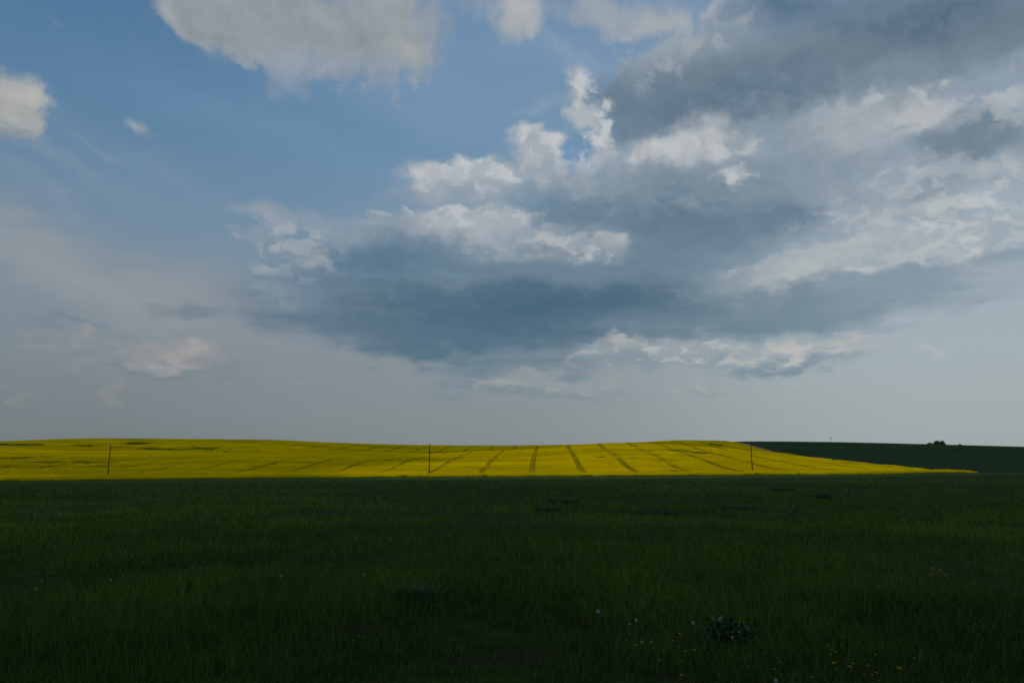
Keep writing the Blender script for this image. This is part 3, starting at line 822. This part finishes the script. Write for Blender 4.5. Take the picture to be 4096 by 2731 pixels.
make_pole(432, 1776, 1886, 275, 0.16, 'slightly leaning dark wooden utility pole at the dim left end of the yellow field', False)
make_pole(1716, 1774, 1897, 260.5, 0.10, 'dark utility pole with a pale concrete foot in a gap of the yellow crop', True)
make_pole(3010, 1763, 1888, 275, -0.08, 'dark utility pole at the right of the yellow field, its top against the wheat hill', False)

# ------------------------------------------------------------------ trees and bushes on the skyline, far mast
leafm = Mat('tree_leaves', 0.7, 0.2)
rnd = leafm.n('ShaderNodeNewGeometry').outputs['Random Per Island']
leafm.color(leafm.mix(rnd, (0.050, 0.085, 0.036), (0.10, 0.15, 0.06)))
bark = plain('tree_bark', (0.07, 0.055, 0.04), 0.9, 0.3, 8.0)


def make_tree(name, px, py_top, Y, w, h, label, cat, group=None, lobes=5):
    d = ray(px, py_top); x = d[0] * Y / d[1]; ztop = CAM_H + d[2] * Y / d[1]; z0 = hz(x, Y)
    root = empty(name, (x, Y, z0)); tag(root, label, cat, group)
    H = max(h, ztop - z0)
    bm = bmesh.new()
    tube(bm, [(0, 0, -0.3), (0.1, 0, H * 0.25), (0.0, 0.1, H * 0.5), (0.1, 0, H * 0.75)], [w * 0.045, w * 0.035, w * 0.025, w * 0.01], 8)
    for k in range(6):
        a = k * 1.05; zz = H * (0.3 + 0.06 * k)
        tube(bm, [(0, 0, zz), (math.cos(a) * w * 0.2, math.sin(a) * w * 0.2, zz + H * 0.12), (math.cos(a) * w * 0.36, math.sin(a) * w * 0.36, zz + H * 0.2)], [w * 0.018, w * 0.012, w * 0.005], 6)
    bm_obj('trunk', bm, [bark], root, True)
    cs = []
    for k in range(lobes):
        a = k * 2.4; cs.append((math.cos(a) * w * 0.24, math.sin(a) * w * 0.24, H * (0.28 + 0.30 * rng.random()), w * (0.26 + 0.08 * rng.random())))
    cs.append((0, 0, H * 0.66, w * 0.32)); cs.append((0, 0, H * 0.25, w * 0.36))
    n = 5200
    idx = rng.integers(0, len(cs), n); cc = np.array(cs)[idx]
    v = rng.normal(size=(n, 3)); v /= np.linalg.norm(v, axis=1)[:, None]
    pts = cc[:, :3] + v * (cc[:, 3] * (0.35 + 0.7 * rng.random(n)))[:, None] * np.array([1, 1, min(1.0, H / w)])
    pts[:, 2] = np.clip(pts[:, 2], 0.05 * H, H)
    s = 0.16 + 0.16 * rng.random(n)
    t1 = rng.normal(size=(n, 3)); t1 /= np.linalg.norm(t1, axis=1)[:, None]
    t2 = np.cross(t1, rng.normal(size=(n, 3))); t2 /= np.linalg.norm(t2, axis=1)[:, None]
    q = np.stack([pts - t1 * s[:, None], pts + t2 * s[:, None] * 0.6, pts + t1 * s[:, None], pts - t2 * s[:, None] * 0.6], 1).reshape(-1, 3)
    mesh_np('crown', q, np.arange(4 * n).reshape(n, 4), [leafm.m], root)
    return root


make_tree('tree', 3747, 1774, 806, 7.6, 6.0, 'broad dark round tree, left one of the touching pair on the wheat hill skyline', 'tree', 'trees on the wheat hill skyline')
make_tree('tree', 3769, 1774, 808, 6.6, 6.0, 'dark round tree, right one of the touching pair on the wheat hill skyline', 'tree', 'trees on the wheat hill skyline')
make_tree('bush', 3720, 1776.5, 806, 5.5, 3.2, 'low dark bush on the skyline just left of the two round trees', 'bush', 'bushes on the wheat hill skyline', 4)
make_tree('bush', 3840, 1780.0, 806, 5.5, 2.6, 'small lone low bush on the skyline right of the two round trees', 'bush', 'bushes on the wheat hill skyline', 4)

steel = plain('galvanised_steel', (0.42, 0.44, 0.46), 0.6, 0.1)
d = ray(3325, 1770); Ym = 1500.0; xm = d[0] * Ym / d[1]; zm = hz(xm, Ym)
d = ray(3325, 1748); H = CAM_H + d[2] * Ym / d[1] - zm
mast = empty('radio_mast', (xm, Ym, zm)); tag(mast, 'thin pale grey mast showing faintly above the wheat hill', 'mast')
bm = bmesh.new()
for k in range(3):
    a = k * 2.094; tube(bm, [(math.cos(a) * 1.0, math.sin(a) * 1.0, 0), (math.cos(a) * 0.5, math.sin(a) * 0.5, H)], [0.16, 0.11], 6)
for j in range(int(H / 1.5)):
    z = j * 1.5; r = 1.0 - 0.5 * z / H
    for k in range(3):
        a, b = k * 2.094, (k + 1) * 2.094
        tube(bm, [(math.cos(a) * r, math.sin(a) * r, z), (math.cos(b) * r, math.sin(b) * r, z + 1.5)], [0.06, 0.06], 4, cap=False)
bm_obj('lattice', bm, [steel], mast)
bm = bmesh.new()
for k in range(3):
    a = k * 2.094 + 0.5; box(bm, (math.cos(a) * 0.85, math.sin(a) * 0.85, H - 1.6), (0.4, 0.4, 2.4))
tube(bm, [(0, 0, H - 0.5), (0, 0, H + 1.0)], [0.06, 0.03], 6)
bm_obj('antenna', bm, [steel], mast)

# ------------------------------------------------------------------ birds, small and far
feather = plain('dark_feathers', (0.03, 0.03, 0.032), 0.8)


def make_bird(px, py, dist, span, yaw, dihedral, label):
    d = ray(px, py); d = d / np.linalg.norm(d) * dist
    root = empty('bird', (d[0], d[1], CAM_H + d[2]), yaw)
    tag(root, label, 'bird', 'small birds in the sky')
    bm = bmesh.new()
    L = span * 0.42
    tube(bm, [(-L * .55, 0, 0), (-L * .3, 0, 0.0), (0, 0, -.004), (L * .25, 0, .003), (L * .38, 0, .012), (L * .5, 0, .004)], [L * .015, L * .05, L * .11, L * .085, L * .07, L * .008], 8)
    bm_obj('body', bm, [feather], root, True)
    for s in (-1, 1):
        bm = bmesh.new()
        pts = [(L * .22, 0), (L * .30, .22), (L * .12, .5), (-L * .12, .40), (-L * .14, .18), (-L * .16, 0)]
        tv = [bm.verts.new((x, s * y * span, abs(y) * span * dihedral + .006)) for x, y in pts]
        bv = [bm.verts.new((v.co.x, v.co.y, v.co.z - .008)) for v in tv]
        bm.faces.new(tv if s > 0 else tv[::-1]); bm.faces.new(bv[::-1] if s > 0 else bv)
        for i in range(6):
            bm.faces.new((tv[i], tv[(i + 1) % 6], bv[(i + 1) % 6], bv[i]))
        bm_obj('wing', bm, [feather], root)
    bm = bmesh.new()
    tv = [bm.verts.new(q) for q in ((-L * .45, -L * .04, .003), (-L * .45, L * .04, .003), (-L * .85, L * .14, .0), (-L * .75, 0, .0), (-L * .85, -L * .14, .0))]
    bv = [bm.verts.new((v.co.x, v.co.y, v.co.z - .006)) for v in tv]
    bm.faces.new(tv); bm.faces.new(bv[::-1])
    for i in range(5): bm.faces.new((tv[i], tv[(i + 1) % 5], bv[(i + 1) % 5], bv[i]))
    bm_obj('tail', bm, [feather], root)


make_bird(1195, 924, 95, 0.36, 1.45, 0.10, 'tiny dark bird left of the cloud bank, above the pale cumulus edge')
make_bird(2879, 336, 95, 0.36, 1.75, 0.06, 'tiny dark bird in front of the large grey cloud at upper right')
make_bird(3376, 807, 110, 0.36, 1.50, 0.08, 'tiny faint bird among the bright broken clouds on the right')
make_bird(1800, 470, 105, 0.26, 1.65, 0.05, 'tiny faint bird in the open blue sky under the top clouds')

# ------------------------------------------------------------------ meadow grass: one mass of blades, thinning with distance as the eye needs
def clump(x, y):
    return fbm(x * 0.22, y * 0.22, 4, 61)


def blades(x, y, hgt, wid, lean_dir, lean, tone, root_sink=0.02):
    n = len(x)
    z = height(x, y) - root_sink
    ang = rng.random(n) * math.pi
    ux, uy = np.cos(ang) * wid * 0.5, np.sin(ang) * wid * 0.5
    lx, ly = np.cos(lean_dir) * lean * hgt, np.sin(lean_dir) * lean * hgt
    P = np.empty((n, 5, 3), np.float32)
    P[:, 0] = np.stack([x - ux, y - uy, z], 1); P[:, 1] = np.stack([x + ux, y + uy, z], 1)
    P[:, 2] = np.stack([x + lx * .35 - ux * .8, y + ly * .35 - uy * .8, z + hgt * .58], 1)
    P[:, 3] = np.stack([x + lx * .35 + ux * .8, y + ly * .35 + uy * .8, z + hgt * .58], 1)
    P[:, 4] = np.stack([x + lx, y + ly, z + hgt * (1 - 0.25 * lean)], 1)
    i = np.arange(n)[:, None] * 5
    Fc = np.concatenate([i + [0, 1, 3], i + [0, 3, 2], i + [2, 3, 4]], 1).reshape(-1, 3)
    return P.reshape(-1, 3), Fc, np.repeat(tone, 5)


N = 430000
u = rng.random(N)
a_, b_, q_ = 4.2, 262.0, -0.55
dist = (a_ ** q_ + u * (b_ ** q_ - a_ ** q_)) ** (1 / q_)
lat = (rng.random(N) * 2 - 1) * (dist * 0.78 + 2.0)
x, y = lat, dist
c = clump(x, y); c2 = fbm(x * 0.05, y * 0.05, 4, 63); c3 = fbm(x * 1.1, y * 1.1, 3, 65)
sparse = 1 - sstep(y + (c - 0.5) * 8, 6.5, 11.5)
keep = (rng.random(N) < (0.35 + 0.65 * sstep(c * 0.6 + c3 * 0.4, 0.34, 0.52)) * (1 - 0.25 * sparse)) & (y < FRONT - 0.5)
x, y, c, c2, c3, sparse = (v[keep] for v in (x, y, c, c2, c3, sparse)); n = len(x)
hgt = (0.11 + 0.12 * sstep(c, 0.3, 0.7) + 0.07 * sstep(c3, 0.45, 0.75)) * (0.55 + 0.75 * rng.random(n)) * (1 - 0.3 * sparse)
tall = rng.random(n) < 0.02
hgt = np.where(tall, hgt * 1.9, hgt)
wid = np.maximum(0.0042 + 0.003 * rng.random(n), y / 768 * 0.62)
c4 = fbm(x * 0.55 + 40, y * 0.30, 3, 67)
tone = sstep(c2, 0.34, 0.64) * 0.5 + 0.25 * sstep(c4, 0.36, 0.62) + 0.12 + 0.3 * (c - 0.45) - 0.42 * (1 - sstep(y, 8.5, 15)) + 0.08 * sstep(y, 30, 60) + 0.22 * rng.random(n)  # nearest blades painted darker in place of light falloff in the foreground
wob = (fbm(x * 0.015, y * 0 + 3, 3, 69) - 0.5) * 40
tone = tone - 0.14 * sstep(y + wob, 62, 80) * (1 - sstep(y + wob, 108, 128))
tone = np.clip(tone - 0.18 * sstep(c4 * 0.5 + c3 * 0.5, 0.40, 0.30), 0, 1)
k_ = 9000
wx_ = (rng.random(k_) * 2 - 1) * 210; wy_ = FRONT - 0.3 - np.abs(rng.normal(size=k_)) * 1.6
wm = sstep(fbm(wx_ * 0.12, wx_ * 0 + 5, 4, 77), 0.35, 0.65)
x, y = np.concatenate([x, wx_]), np.concatenate([y, wy_])
hgt = np.concatenate([hgt, (0.12 + 0.42 * wm) * (0.5 + 0.8 * rng.random(k_))]); wid = np.concatenate([wid, np.full(k_, 0.16)])
tone = np.concatenate([tone, 0.15 + 0.5 * rng.random(k_)]); n = len(x)
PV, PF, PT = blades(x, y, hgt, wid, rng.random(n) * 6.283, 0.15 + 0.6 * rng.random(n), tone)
g = Mat('meadow_grass', 0.75, 0.04)
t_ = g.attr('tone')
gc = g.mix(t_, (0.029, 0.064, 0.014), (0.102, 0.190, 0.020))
gi = g.n('ShaderNodeNewGeometry').outputs['Random Per Island']
gc = g.mix(g.map(gi, 0.5, 1.0, 0.0, 0.45), gc, (0.115, 0.195, 0.015))
gc = g.mix(g.map(gi, 0.965, 0.97), gc, (0.14, 0.13, 0.06))
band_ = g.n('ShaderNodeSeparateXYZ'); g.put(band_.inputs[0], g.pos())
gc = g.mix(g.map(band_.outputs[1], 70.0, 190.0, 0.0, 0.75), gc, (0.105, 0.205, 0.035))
g.color(gc)
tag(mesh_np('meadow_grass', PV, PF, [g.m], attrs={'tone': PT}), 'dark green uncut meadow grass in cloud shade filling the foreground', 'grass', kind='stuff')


def tuft(name, px, py, w, h, cnt, label, cat, tone=0.1, bladew=0.008, group=None):
    x0, y0 = on_ground(px, py)
    root_z = hz(x0, y0)
    r = np.sqrt(rng.random(cnt)) * w * 0.5; a = rng.random(cnt) * 6.283
    x, y = x0 + r * np.cos(a), y0 + r * np.sin(a)
    V, Fc, T = blades(x, y, h * (0.6 + 0.5 * rng.random(cnt)), np.full(cnt, max(bladew, y0 / 768 * 0.7)), a, 0.25 + 0.6 * rng.random(cnt), np.full(cnt, tone))
    V = V - np.array([x0, y0, root_z])
    o = mesh_np(name, V, Fc, [tuftm.m], attrs={'tone': T})
    o.location = (x0, y0, root_z)
    return tag(o, label, cat, group)


tuftm = Mat('tuft_grass', 0.6, 0.2)
tuftm.color(tuftm.mix(tuftm.n('ShaderNodeNewGeometry').outputs['Random Per Island'], (0.018, 0.046, 0.018), (0.045, 0.095, 0.035)))
GT = 'dark grass tufts scattered over the meadow'
tuft('grass_tuft', 1665, 2415, 0.75, 0.34, 420, 'dense tuft of long blue green grass in the near meadow, the largest tuft', 'grass tuft', group=GT)
tuft('grass_tuft', 1040, 2077, 0.7, 0.28, 160, 'small dark tuft standing alone in the open meadow on the left', 'grass tuft', group=GT)
tuft('grass_tuft', 2258, 2010, 1.9, 0.32, 220, 'wide dark tuft in the meadow below the yellow field centre', 'grass tuft', group=GT)
tuft('grass_tuft', 2192, 2045, 1.3, 0.30, 200, 'dark tuft just nearer than the wide one below the yellow field centre', 'grass tuft', group=GT)
tuft('grass_tuft', 2640, 2062, 2.2, 0.32, 260, 'broad dark tuft right of the meadow centre', 'grass tuft', group=GT)
tuft('grass_tuft', 2940, 2038, 1.8, 0.30, 220, 'dark tuft below the right hand utility pole', 'grass tuft', group=GT)
tuft('grass_tuft', 3290, 1995, 1.2, 0.5, 140, 'small upright dark tuft far out on the right side of the meadow', 'grass tuft', group=GT)
tuft('grass_tuft', 3130, 1964, 2.2, 0.45, 160, 'far dark tuft near the field edge on the right', 'grass tuft', group=GT)

# ------------------------------------------------------------------ the grey-green leafy plant
pl = Mat('woolly_leaf', 0.8, 0.1)
pi_ = pl.n('ShaderNodeNewGeometry').outputs['Random Per Island']
pl.color(pl.mix(pl.map(pi_, 0.68, 0.92), (0.018, 0.046, 0.012), (0.105, 0.155, 0.088)))
stem_m = plain('green_stem', (0.05, 0.09, 0.03), 0.7)


def leaf(bm, base, yaw, pitch, L, W, curl):
    """one broad pointed leaf, folded along its rib and curling over"""
    pts = []
    p_ = Vector(base); ang = pitch
    for i in range(7):
        t = i / 6.0
        w = W * math.sin(math.pi * min(1.0, 0.12 + t * 0.88)) ** 0.8 * (1 - 0.15 * t)
        side = Vector((-math.sin(yaw), math.cos(yaw), 0))
        up = Vector((-math.cos(yaw) * math.sin(ang), -math.sin(yaw) * math.sin(ang), math.cos(ang)))
        wv = 0.012 * math.sin(i * 2.1 + yaw * 3)
        pts.append((bm.verts.new(p_ + side * w + up * (0.25 * w + wv)), bm.verts.new(p_), bm.verts.new(p_ - side * w + up * (0.25 * w - wv))))
        p_ = p_ + Vector((math.cos(yaw) * math.cos(ang), math.sin(yaw) * math.cos(ang), math.sin(ang))) * (L / 6)
        ang -= curl / 6
    for a, b in zip(pts, pts[1:]):
        for k in (0, 1):
            f = bm.faces.new((a[k], a[k + 1], b[k + 1], b[k])); f.smooth = True


x0, y0 = on_ground(2905, 2585)
plant = empty('leafy_plant', (x0, y0, hz(x0, y0)))
tag(plant, 'bushy plant with broad grey green upright leaves in the near meadow', 'plant')
bm_l, bm_s = bmesh.new(), bmesh.new()
for s in range(9):
    a = s * 2.4; r = 0.04 + 0.024 * s
    bx, by = r * math.cos(a) * 1.15, r * math.sin(a) * 0.8
    hh = 0.25 - 0.012 * s + 0.09 * rng.random()
    tube(bm_s, [(bx * .7, by * .7, -.02), (bx, by, hh * .5), (bx * 1.15, by * 1.15, hh)], [.009, .007, .004], 6)
    for k in range(9):
        t = 0.25 + 0.75 * k / 8
        yaw = a + k * 2.4 + rng.random() * .6
        leaf(bm_l, (bx * (.7 + .45 * t), by * (.7 + .45 * t), hh * t), yaw, 0.35 + 0.95 * t * rng.random() + 0.25 * t, 0.19 - 0.06 * t + .04 * rng.random(), 0.028 - .010 * t, 0.9 + rng.random() * .7)
bm_obj('stem', bm_s, [stem_m], plant, True)
bm_obj('foliage', bm_l, [pl.m], plant)

# ------------------------------------------------------------------ dandelions: yellow flowers and white seed heads
yel = plain('dandelion_yellow', (0.54, 0.32, 0.004), 0.6, 0.12, 60.0)
fluff = plain('dandelion_fluff', (0.27, 0.28, 0.25), 0.9, 0.08, 40.0)
core = plain('seed_core', (0.20, 0.15, 0.08), 0.9)


def flower_head(r):
    bm = bmesh.new()
    for ring, (n, rr, tilt) in enumerate(((16, 1.0, 0.12), (14, 0.8, 0.4), (10, 0.55, 0.8), (6, 0.3, 1.2))):
        for k in range(n):
            a = 2 * math.pi * (k + 0.5 * ring) / n
            ca, sa = math.cos(a), math.sin(a)
            L = r * rr; z1 = L * math.sin(tilt) * 0.7; l1 = L * math.cos(tilt)
            w = r * 0.16
            vs = [bm.verts.new(q) for q in ((ca * .1 * r, sa * .1 * r, 0), (ca * l1 * .6 + sa * w, sa * l1 * .6 - ca * w, z1 * .7 + .1 * r), (ca * l1, sa * l1, z1 + .05 * r), (ca * l1 * .6 - sa * w, sa * l1 * .6 + ca * w, z1 * .7 + .1 * r))]
            bm.faces.new(vs)
    me = bpy.data.meshes.new('bloom'); bm.to_mesh(me); bm.free(); me.materials.append(yel)
    return me


def seed_head(r):
    bm = bmesh.new()
    n = 90
    for k in range(n):
        z = 1 - 2 * (k + .5) / n; a = k * 2.39996; q = math.sqrt(1 - z * z)
        d = Vector((q * math.cos(a), q * math.sin(a), z)); u = d.orthogonal().normalized(); v = d.cross(u)
        c_ = d * r * .82; e = r * .26
        vs = [bm.verts.new(c_ + (u * math.cos(t) + v * math.sin(t)) * e + d * r * .16) for t in np.arange(5) * 1.2566]
        o = bm.verts.new(c_)
        for i in range(5): bm.faces.new((o, vs[i], vs[(i + 1) % 5]))
    bmesh.ops.create_icosphere(bm, subdivisions=1, radius=r * .28)
    for f in bm.faces:
        f.material_index = 1 if len(f.verts) == 3 and max(v.co.length for v in f.verts) < r * .4 else 0
    me = bpy.data.meshes.new('seed_head'); bm.to_mesh(me); bm.free(); me.materials.append(fluff); me.materials.append(core)
    return me


def stalk(h, r=0.0022):
    bm = bmesh.new()
    tube(bm, [(0, 0, -.03), (.01, .004, h * .4), (.006, 0, h * .8), (0, 0, h)], [r * 1.2, r, r, r * .9], 6)
    for f in bm.faces: f.smooth = True
    me = bpy.data.meshes.new('stem'); bm.to_mesh(me); bm.free(); me.materials.append(stem_m)
    return me


FH, SH, ST = flower_head(0.019), seed_head(0.019), stalk(1.0)
FAR = None


def dandelion(px, py, kind, label, group, h, s=1.0, parts=True):
    x, y = on_ground(px, py, h); z = hz(x, y)
    if kind == 'flower':
        root = empty('dandelion_flower', (x, y, z), rng.random() * 6.28)
    else:
        root = empty('dandelion_seed_head', (x, y, z), rng.random() * 6.28)
    tag(root, label, 'dandelion', group)
    st = bpy.data.objects.new('stem', ST); st.scale = (1, 1, h); st.parent = root; C.objects.link(st)
    hd = bpy.data.objects.new('bloom' if kind == 'flower' else 'seed_ball', FH if kind == 'flower' else SH)
    hd.location = (0, 0, h); hd.scale = (s, s, s); hd.parent = root; C.objects.link(hd)
    hd.rotation_euler = ((rng.random() - .5) * .5, (rng.random() - .5) * .5, 0) if kind == 'flower' else (0, 0, 0)
    return root


def Rr(x, y): return x / 1.1484 + 2048, y / 1.1484 + 2231
def Ll(x, y): return x / 1.1484, y / 1.1484 + 2231


GF = 'yellow dandelion flowers in the near meadow'
left_group = [(769, 348, 1.1), (743, 353, .7), (739, 380, .7), (528, 381, .8), (596, 391, 1.0), (640, 386, .8), (567, 402, .9), (766, 409, .8), (697, 426, .8), (796, 428, .9), (837, 426, .9), (676, 468, .8), (783, 476, .9)]
for a, b, s in left_group:
    dandelion(*Rr(a, b), 'flower', 'small yellow dandelion flower in the loose group just left of the grey green leafy plant', GF, 0.15, s)
for a, b, s in ((1088, 506, .9), (1202, 517, 1.0), (1228, 483, .8), (1224, 461, .9), (1163, 444, .9), (1242, 394, .7), (951, 537, .9), (781, 545, .8)):
    dandelion(*Rr(a, b), 'flower', 'small yellow dandelion flower in the bare ground below and right of the leafy plant', GF, 0.10, s)
cluster = [(1456, 405), (1478, 416), (1470, 427), (1484, 431), (1460, 446), (1515, 403), (1491, 510), (1442, 505), (1568, 489), (1634, 498), (1648, 473), (1671, 446), (1675, 527), (1654, 543), (1685, 566), (1728, 476), (1772, 502), (1837, 500), (1847, 465), (1320, 558), (1378, 551)]
for a, b in cluster:
    dandelion(*Rr(a, b), 'flower', 'small yellow dandelion flower in the scattered cluster at the bottom right of the meadow', GF, 0.10, 0.75 + 0.2 * rng.random())
for a, b, s, lab in ((1552, 507, 1.35, 'largest yellow dandelion flower, low in the bottom right cluster'), (1479, 483, 1.2, 'big yellow dandelion flower just above left of the largest one'),
                     (1782, 512, 1.15, 'bright yellow dandelion flower at the right end of the bottom cluster'), (1543, 366, 1.2, 'large yellow dandelion flower, left one of a pair above the bottom right cluster'),
                     (1589, 379, 1.0, 'yellow dandelion flower, smaller right one of a pair above the bottom right cluster'), (1466, 272, .8, 'lone small yellow dandelion flower highest above the bottom right cluster'),
                     (1605, 240, .6, 'tiny dim yellow dandelion flower alone in the grass well above the right cluster'), (1985, 289, .8, 'lone yellow dandelion flower below the yellow flowering clump'),
                     (2298, 326, .8, 'yellow dandelion flower nearest the right edge of the meadow'), (1618, 297, .6, 'dim orange yellow dandelion flower in a dark grass hollow on the right'),
                     (161, 275, .6, 'small dim yellow dandelion flower beside the largest white seed head'), (103, 544, .8, 'lone yellow dandelion flower at the bottom, near the middle of the foreground'), (555, 544, .8, 'yellow dandelion flower low at the bottom, below the loose group left of the plant')):
    dandelion(*Rr(a, b), 'flower', lab, GF, 0.12, s)
for a, b, s, lab in ((353, 237, .6, 'tiny orange yellow dandelion flower alone on the left side of the meadow'), (880, 380, .5, 'dim yellow dandelion flower, upper right one of two at left foreground'), (830, 399, .5, 'dim yellow dandelion flower, lower left one of two at left foreground'),
                     (1624, 381, .7, 'yellow dandelion flower, left one of two below the large grass tuft'), (1673, 367, .7, 'yellow dandelion flower, right one of two below the large grass tuft'), (1978, 525, .7, 'lone yellow dandelion flower in bare soil at the bottom centre')):
    dandelion(*Ll(a, b), 'flower', lab, GF, 0.12, s)

GS = 'white dandelion seed heads in the meadow'
for a, b, s, lab in ((395, 247, 1.35, 'largest white dandelion seed head, a pale ball left of the leafy plant'), (572, 287, 1.05, 'white dandelion seed head midway between the largest one and the leafy plant'), (541, 308, .7, 'faint white dandelion seed head just below left of a brighter one'),
                     (832, 299, 1.15, 'white dandelion seed head at the left shoulder of the leafy plant'), (1012, 366, .7, 'small white dandelion seed head in front of the leafy plant'), (1213, 569, 1.0, 'white dandelion seed head cut by the bottom edge')):
    dandelion(*Rr(a, b), 'seed', lab, GS, 0.24 if s != 1.0 else 0.12, s)
for a, b, s, lab in ((163, 143, 1.15, 'white dandelion seed head nearest the left edge'), (507, 104, 1.0, 'lone white dandelion seed head in the left meadow'), (193, 106, .7, 'faint dandelion seed head just above the leftmost one'), (1293, 83, 1.1, 'white dandelion seed head left of the large grass tuft'), (1672, 77, 1.1, 'white dandelion seed head just above the large grass tuft')):
    dandelion(*Ll(a, b), 'seed', lab, GS, 0.27, s)
mid_l = [(994, 205), (510, 181), (606, 260), (550, 340), (645, 190), (1320, 195), (1340, 180), (1345, 172), (1440, 188), (1478, 172), (1480, 218), (1602, 205), (1640, 168), (1775, 185), (1790, 197), (1845, 205), (1853, 184), (1772, 208), (2030, 195), (2095, 197), (2070, 178), (2138, 196), (210, 252), (275, 278), (1860, 210)]
mid_r = [(308, 203), (555, 225), (587, 260), (614, 245), (708, 205), (596, 210), (865, 200), (950, 238), (965, 234), (1124, 235), (1190, 176), (1198, 236), (1265, 168), (1340, 212), (1386, 200), (1388, 228), (1414, 225), (1480, 200), (1740, 232), (1767, 225), (1792, 230), (1822, 228), (1870, 185), (1850, 190), (1630, 182), (2045, 205), (2080, 215), (2100, 200), (2110, 205), (2140, 208), (2145, 195), (2165, 210), (2235, 242), (2240, 262), (2200, 230), (2310, 280), (2275, 217), (390, 215), (1640, 185), (1925, 236)]


def far_head(r, h):
    bm = bmesh.new()
    bmesh.ops.create_icosphere(bm, subdivisions=1, radius=r, matrix=Matrix.Translation((0, 0, h)))
    tube(bm, [(0, 0, -.02), (.005, 0, h * .5), (0, 0, h - r * .5)], [.0025, .0022, .002], 4, mat=1)
    me = bpy.data.meshes.new('dandelion_seed_head'); bm.to_mesh(me); bm.free(); me.materials.append(fluff); me.materials.append(stem_m)
    return me


FARM = far_head(0.013, 0.27)
for pts, ox, lab in ((mid_l, 0, 'white speck of a dandelion seed head scattered in the left half of the middle meadow'), (mid_r, 2048, 'white speck of a dandelion seed head scattered in the right half of the middle meadow')):
    for a, b in pts:
        x, y = on_ground(a / 1.1484 + ox, b / 1.1484 + 1900, 0.27)
        o = bpy.data.objects.new('dandelion_seed_head', FARM); C.objects.link(o)
        o.location = (x, y, hz(x, y)); s = 0.9 + 0.4 * rng.random(); o.scale = (s, s, 1)
        tag(o, lab, 'dandelion', GS)

bb = bmesh.new()
hub = bb.verts.new((0, 0, 0.001))
for j in range(5):
    t = j * 1.2566; e = 0.014
    q = [bb.verts.new((e * rr * math.cos(t + w), e * rr * math.sin(t + w), zz)) for rr, w, zz in ((.6, -.5, .003), (1., 0, .006), (.6, .5, .003))]
    bb.faces.new((hub, *q))
TINY = bpy.data.meshes.new('bloom'); bb.to_mesh(TINY); bb.free(); TINY.materials.append(yel)
# yellow flowering clump and the paler one by the right edge
def flower_clump(px, py, w, h, cnt, r, label):
    x0, y0 = on_ground(px, py); root = empty('flower_clump', (x0, y0, hz(x0, y0)))
    tag(root, label, 'flowers', 'yellow flowering clumps in the meadow')
    bs = bmesh.new()
    for k in range(cnt):
        rr = math.sqrt(rng.random()) * w * .5; a = rng.random() * 6.28
        x, y = rr * math.cos(a), rr * math.sin(a); hh = h * (.6 + .5 * rng.random())
        tube(bs, [(x * .4, y * .4, -.02), (x * .8, y * .8, hh * .6), (x, y, hh)], [.003, .0025, .002], 4)
        b_o = bpy.data.objects.new('bloom', TINY); b_o.parent = root; b_o.location = (x, y, hh)
        e = r / 0.012 * (0.8 + .4 * rng.random()); b_o.scale = (e, e, e); b_o.rotation_euler = (0.4 * rng.random(), 0.4 * rng.random(), 6 * rng.random()); C.objects.link(b_o)
    bm_obj('stem', bs, [stem_m], root)


flower_clump(3762, 2352, 0.30, 0.30, 60, 0.012, 'dense clump of small yellow flowers in the right meadow')
flower_clump(3942, 2552, 0.20, 0.16, 14, 0.010, 'sparse pale yellow flowers near the right edge, above the bottom corner')
